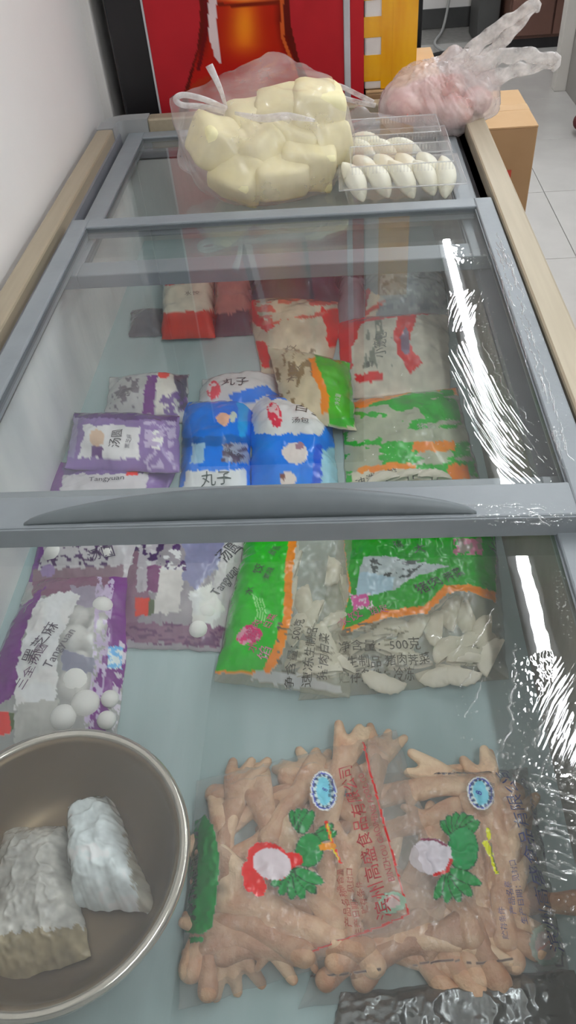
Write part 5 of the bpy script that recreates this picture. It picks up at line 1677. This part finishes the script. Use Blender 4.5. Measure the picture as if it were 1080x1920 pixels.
def pt_feet_blue(px, py, u, v):
    p = P_(px, py, (206, 196, 188), 0.10)
    p.poly([(960, 1430), (1000, 1430), (1080, 1830), (1010, 1840)], (150, 146, 146), 0.35, 6)
    petals(p, 862, 1570, (140, 120, 100, 80, 60, 40), 44, 10)
    p.ell(868, 1592, 30, 42, (10, 60, 30), 1, 0, 2); p.ell(868, 1591, 28, 40, (26, 132, 76), 1, 0, 2)
    petals(p, 846, 1632, (-120, -98, -76, -52, -25), 58, 10)
    p.ell(808, 1606, 40, 34, (206, 198, 204), 1, 0, 3); p.line([(815, 1640), (838, 1634), (846, 1612)], 7, (180, 52, 52), 1, 1); p.line([(790, 1574), (815, 1574), (836, 1584)], 5, (120, 60, 80), 1, 1)
    p.line([(915, 1556), (917, 1572)], 8, (206, 206, 60), 1, 1); p.line([(910, 1580), (920, 1600)], 11, (206, 206, 60), 1, 1); p.line([(921, 1604), (931, 1636)], 7, (206, 206, 60), 1, 1); p.line([(921, 1582), (922, 1600), (933, 1636)], 2.4, (60, 70, 40), 1, 1)
    stamp(p, 901, 1487, 25, 32, -12)
    p.line([(757, 1449), (840, 1450), (925, 1447)], 2.4, (64, 54, 60), 1, 1); p.line([(560, 1832), (660, 1825), (722, 1815)], 3, (64, 46, 50), 1, 1); p.line([(775, 1810), (840, 1800), (905, 1806), (960, 1798)], 3, (64, 46, 50), 1, 1)
    p.line([(1020, 1600), (1040, 1690), (1056, 1810), (1000, 1808)], 2.4, (70, 74, 90), 0.9, 1)
    p.ell(1024, 1772, 30, 40, (150, 166, 158), 0.6, -10, 2); p.ell(1024, 1772, 20, 28, (170, 160, 158), 0.7, -10, 2); p.line([(1010, 1782), (1030, 1765), (1040, 1782)], 3, (166, 120, 116), 0.8)
    return p


FB = Bag('chicken_feet_bag', [(722, 1440), (990, 1430), (1072, 1822), (560, 1885)], Z0, 0.043, pt_feet_blue, 'clear bag of frozen chicken feet with blue lettering near the wet glass edge', group='bags of chicken feet', seed=24, wr=0.0055, wf=50, res=2.1, p=6)
FB.text('滨州高盛食品有限公司', 994, 1590, 26, 98, (52, 60, 116), 1.0)
FB.text('BINZHOU GAOSHENG FOOD CO.', 1022, 1590, 14, 98, (74, 80, 118), 0.9)
FB.text('产品名称', 960, 1680, 11, 92, (100, 96, 140)); FB.text('生产日期：见封口', 974, 1670, 11, 94, (100, 96, 140)); FB.text('贮存条件', 945, 1730, 10, 92, (110, 104, 140))
FB.text('8', 900, 1490, 13, 90, (54, 60, 190)); FB.text('质量检验', 922, 1486, 8, 80, (60, 70, 100))


# ---- silver foil bag at the near end
def pt_foil(px, py, u, v):
    return P_(px, py, (160, 160, 160), 1)


Bag('foil_bag', [(640, 1862), (1078, 1812), (1120, 2010), (590, 2030)], Z0 - 0.0005, 0.022, pt_foil, 'crinkled silver foil bag at the near end below the chicken feet', seed=25, wr=0.005, wf=48, mat=M['foil'])

# ---- steel basin with two wrapped packages
BX, BY, BR, BZ = -0.279, 0.264, 0.129, 0.700
bs = empty('steel_basin', (BX, BY, Z0)); tag(bs, 'large round stainless steel basin holding two wrapped frozen packages', 'basin')
prof = [(0.0, Z0 + 0.002), (0.070, Z0 + 0.002), (0.086, Z0 + 0.008), (0.104, Z0 + 0.035), (0.114, BZ - 0.012), (0.1165, BZ - 0.004), (0.119, BZ - 0.001), (0.129, BZ), (0.1295, BZ - 0.003), (0.126, BZ - 0.006), (0.1205, BZ - 0.008), (0.117, BZ - 0.014), (0.106, Z0 + 0.033), (0.088, Z0 + 0.006), (0.072, Z0 + 0.0002), (0.0, Z0 + 0.0002)]


def lathe(pr, n=72):
    V, Fc = [], []
    for (r, z) in pr:
        for k in range(n):
            a = 2 * math.pi * k / n; V.append((BX + r * math.cos(a), BY + r * math.sin(a), z))
    for i in range(len(pr) - 1):
        for k in range(n):
            l_ = (k + 1) % n
            Fc.append((i * n + k, (i + 1) * n + k, (i + 1) * n + l_, i * n + l_))
    return mesh_np('bowl', V, Fc)


link('bowl', lathe(prof), M['steel'], bs, True)
rimpts = [(BX + 0.1255 * math.cos(2 * math.pi * k / 72), BY + 0.1255 * math.sin(2 * math.pi * k / 72), BZ - 0.0015) for k in range(72)]
link('rolled_rim', tube_mesh('rolled_rim', rimpts, 0.0050, 10, 1.0, (0, 0, 1), True), M['steel_rim'], bs, True)


def pt_pack(px, py, u, v):
    p = P_(px, py, (208, 214, 214), 0.96)
    p.poly([(230, 1480), (300, 1480), (310, 1720), (262, 1720), (240, 1600)], (168, 164, 152), 0.9, 14)
    p.vary(0.16, 0.03); p.vary(0.10, 0.09, 5)
    return p


def pt_pack2(px, py, u, v):
    p = P_(px, py, (176, 174, 168), 0.92)
    p.poly([(-60, 1760), (200, 1730), (200, 1900), (-60, 1900)], (140, 130, 110), 0.92, 16)
    p.vary(0.22, 0.025); p.vary(0.12, 0.08, 5)
    return p


Bag('wrapped_package', [(118, 1500), (205, 1478), (292, 1705), (128, 1692)], Z0 + 0.006, 0.056, pt_pack, 'white film-wrapped frozen package standing higher in the steel basin', cat='package', group='packages in the basin', seed=26, wr=0.0035, wf=55, p=4, tilt=0.0)
Bag('wrapped_package', [(0, 1545), (118, 1540), (165, 1790), (-50, 1860)], Z0 + 0.004, 0.040, pt_pack2, 'greyish film-wrapped frozen package lying lower in the steel basin', cat='package', group='packages in the basin', seed=27, wr=0.005, wf=60, p=4)


# ================================================================== water on the glass and frames
wr_ = random.Random(3)


def drops(name, label, lst, ridges):
    """lst: (pixel x, pixel y, height, radius m); ridges: (list of pixel points, height, half width m)"""
    V, Fc = [], []
    for (u, v, z, r) in lst:
        q = onz(u, v, z); n0 = len(V); seg = 8
        el = wr_.uniform(0.8, 1.5); an = wr_.uniform(0, 3.14)
        for (rr, hh) in ((1.0, 0.0), (0.8, 0.3), (0.45, 0.52)):
            for k in range(seg):
                a = 2 * math.pi * k / seg
                dx, dy = rr * r * math.cos(a) * el, rr * r * math.sin(a)
                V.append((q.x + dx * math.cos(an) - dy * math.sin(an), q.y + dx * math.sin(an) + dy * math.cos(an), z + 0.0001 + hh * r * 0.8))
        V.append((q.x, q.y, z + 0.0001 + r * 0.46))
        for j in range(2):
            for k in range(seg):
                l_ = (k + 1) % seg
                Fc.append((n0 + j * seg + k, n0 + j * seg + l_, n0 + (j + 1) * seg + l_, n0 + (j + 1) * seg + k))
        for k in range(seg): Fc.append((n0 + 2 * seg + k, n0 + 2 * seg + (k + 1) % seg, n0 + 3 * seg))
    for (pts, z, hw) in ridges:
        P = [onz(a, b_, z) for a, b_ in pts]
        n = len(P); n0 = len(V)
        for i, p in enumerate(P):
            t = (P[min(i + 1, n - 1)] - P[max(i - 1, 0)]).normalized(); s_ = Vector((-t.y, t.x, 0))
            w_ = hw * (0.55 + 0.45 * math.sin(math.pi * i / (n - 1))) * wr_.uniform(0.6, 1.3)
            for (f, h) in ((-1, 0), (-0.6, 0.32), (0, 0.5), (0.6, 0.32), (1, 0)):
                q = p + s_ * (f * w_); V.append((q.x, q.y, z + 0.0001 + h * w_))
        for i in range(n - 1):
            for k in range(4):
                a = n0 + i * 5 + k; Fc.append((a, a + 1, a + 6, a + 5))
    me = mesh_np(name, V, Fc)
    o = link(name, me, M['water'], None, True)
    return tag(o, label, 'water drops', None, 'stuff')


def wob(pts, n, amp):
    out = []
    ph = wr_.uniform(0, 6)
    for k, p in enumerate(spline([(a, b_, 0) for a, b_ in pts], n)):
        out.append((p[0] + amp * math.sin(k * 1.1 + ph) * wr_.uniform(0.3, 1), p[1] + amp * math.cos(k * 0.8 + ph) * wr_.uniform(0.3, 1)))
    return out


def inpoly(u, v, poly): return bool(inside(np.array([u]), np.array([v]), poly)[0])


def fill(poly, n, z, r0, r1):
    xs = [p[0] for p in poly]; ys = [p[1] for p in poly]; out = []
    while len(out) < n:
        u, v = wr_.uniform(min(xs), max(xs)), wr_.uniform(min(ys), max(ys))
        if inpoly(u, v, poly): out.append((u, v, z, r0 + (r1 - r0) * wr_.random() ** 2.5))
    return out


lst, rid = [], []
UZ = UPZ
# upper lid: edge cluster, wiped fans, scattered beads
lst += fill([(835, 460), (920, 465), (925, 500), (840, 490)], 90, UZ, 0.0006, 0.0022)
lst += fill([(830, 560), (915, 545), (920, 625), (840, 620)], 110, UZ, 0.0005, 0.0016)
lst += fill([(850, 590), (920, 590), (980, 760), (1010, 880), (960, 890), (880, 760), (840, 680)], 260, UZ, 0.0005, 0.0016)
lst += fill([(800, 480), (990, 480), (1040, 880), (700, 890), (760, 600)], 260, UZ, 0.0004, 0.0012)
lst += fill([(660, 820), (900, 820), (960, 890), (690, 895)], 120, UZ, 0.0004, 0.0013)
for k in range(4):                                    # short wiped fan
    t = k / 3
    rid.append((wob([(905 - 55 * t, 545 + 8 * t), (890 - 48 * t, 580), (875 - 35 * t, 608 + 6 * t)], 14, 1.2), UZ, 0.0009))
for k in range(6):                                    # long sweep curving towards the near corner
    t = k / 5
    s0 = wr_.uniform(0, 0.35); e0 = wr_.uniform(0.65, 1.0)
    full = spline([(852 + 36 * t, 650 + 10 * t, 0), (872 + 48 * t, 720, 0), (900 + 66 * t, 790, 0), (940 + 85 * t, 850 + 25 * t, 0), (975 + 60 * t, 885 + 10 * t, 0)], 40)
    seg_ = [(p[0], p[1]) for p in full[int(s0 * 39):max(int(s0 * 39) + 6, int(e0 * 39))]]
    rid.append((wob(seg_, 26, 1.0), UZ, 0.0008))
for a, b_ in (((858, 655), (960, 890)), ((905, 645), (1000, 800)), ((845, 690), (930, 860))):
    rid.append((wob([a, ((a[0] + b_[0]) / 2 - 8, (a[1] + b_[1]) / 2), b_], 40, 4), UZ, 0.0014))
# frame of the upper lid (right side and front rail)
FZ_ = 0.8652
lst += fill([(920, 440), (945, 440), (1072, 780), (1072, 900), (1040, 830)], 220, FZ_, 0.0005, 0.0016)
rid.append((wob([(915, 455), (938, 520), (955, 580), (978, 640), (990, 690)], 40, 3), FZ_, 0.0014))
rid.append((wob([(985, 590), (1005, 650), (1022, 700), (1040, 760)], 34, 3), FZ_, 0.0011))
rid.append((wob([(1030, 800), (1045, 840), (1055, 880)], 20, 3), FZ_, 0.0011))
rid.append((wob([(830, 943), (890, 947), (950, 950), (1010, 955)], 40, 2), FZ_, 0.0013))
rid.append((wob([(985, 965), (1005, 962), (1020, 985)], 16, 2), FZ_, 0.0013))
lst += fill([(830, 940), (1070, 945), (1075, 985), (900, 985)], 120, FZ_, 0.0005, 0.0014)
for k in range(26):                                   # runs and squiggles along the wet right rail
    t = wr_.random(); u0 = 925 + 128 * t + wr_.uniform(-8, 14); v0 = 430 + 400 * t
    rid.append((wob([(u0, v0), (u0 + 5 + wr_.uniform(-6, 6), v0 + 18), (u0 + 12 + wr_.uniform(-4, 4), v0 + wr_.uniform(28, 50))], 16, 2.4), FZ_, wr_.uniform(0.0010, 0.0019)))
for k in range(14):
    u0, v0 = wr_.uniform(880, 1060), wr_.uniform(946, 982)
    rid.append((wob([(u0, v0), (u0 + 12, v0 + wr_.uniform(-5, 5)), (u0 + 26, v0 + wr_.uniform(-5, 5))], 10, 1.6), FZ_, wr_.uniform(0.0010, 0.0016)))
drops('water_droplets', 'water beads and wiped streaks on the upper lid glass beside its right rail', lst, rid)

lst, rid = [], []
LZ = LOWZ
lst += fill([(1030, 1070), (1060, 1070), (1078, 1200), (1060, 1200)], 60, LZ, 0.0005, 0.0016)
lst += fill([(975, 1235), (1030, 1225), (1060, 1300), (980, 1400), (950, 1330), (960, 1260)], 90, LZ, 0.0004, 0.0014)
lst += fill([(985, 1330), (1078, 1260), (1078, 1560), (1000, 1560)], 60, LZ, 0.0004, 0.0016)
lst += fill([(920, 1370), (1078, 1400), (1078, 1680), (960, 1600)], 140, LZ, 0.0005, 0.0022)
lst += fill([(840, 1040), (960, 1040), (1000, 1440), (860, 1460)], 120, LZ, 0.0004, 0.0013)
lst += fill([(1010, 1640), (1078, 1640), (1078, 1800), (1020, 1800)], 40, LZ, 0.0006, 0.0022)
for k in range(12):                                   # diagonal wipe strokes
    t = k / 59; x = 1000 + 110 * t; y = 1320 + 150 * t
    y = wr_.uniform(1260, 1420); x = wr_.uniform(1000, 1070); L = wr_.uniform(50, 130)
    rid.append((wob([(x, y + L * 0.6), (x + L * 0.25, y), (x + L * 0.5, y - L * 0.4)], 18, 1.5), LZ, wr_.uniform(0.0006, 0.0012)))
for pts in ([(968, 1215), (963, 1240), (966, 1280), (955, 1320), (960, 1360), (940, 1400), (925, 1450)], [(1030, 1230), (1045, 1260), (1035, 1290), (1025, 1330), (1010, 1370), (1000, 1400)], [(990, 1400), (975, 1440), (960, 1480), (965, 1520)]):
    rid.append((wob(pts, 50, 4), LZ, 0.0016))
for (a, b_) in (((925, 1140), (885, 1215)), ((890, 1250), (860, 1290)), ((905, 1275), (870, 1345)), ((840, 1200), (800, 1190)), ((870, 1180), (850, 1230))):
    rid.append((wob([a, ((a[0] + b_[0]) / 2 + 4, (a[1] + b_[1]) / 2), b_], 22, 2), LZ, 0.0012))
for k in range(26):
    x, y = wr_.uniform(985, 1075), wr_.uniform(1440, 1640)
    rid.append((wob([(x, y), (x + 22, y + 4), (x + 48, y + 14)], 12, 2), LZ, wr_.uniform(0.0008, 0.0018)))
drops('water_droplets', 'water beads and wiped streaks on the near lower glass at its right edge', lst, rid)
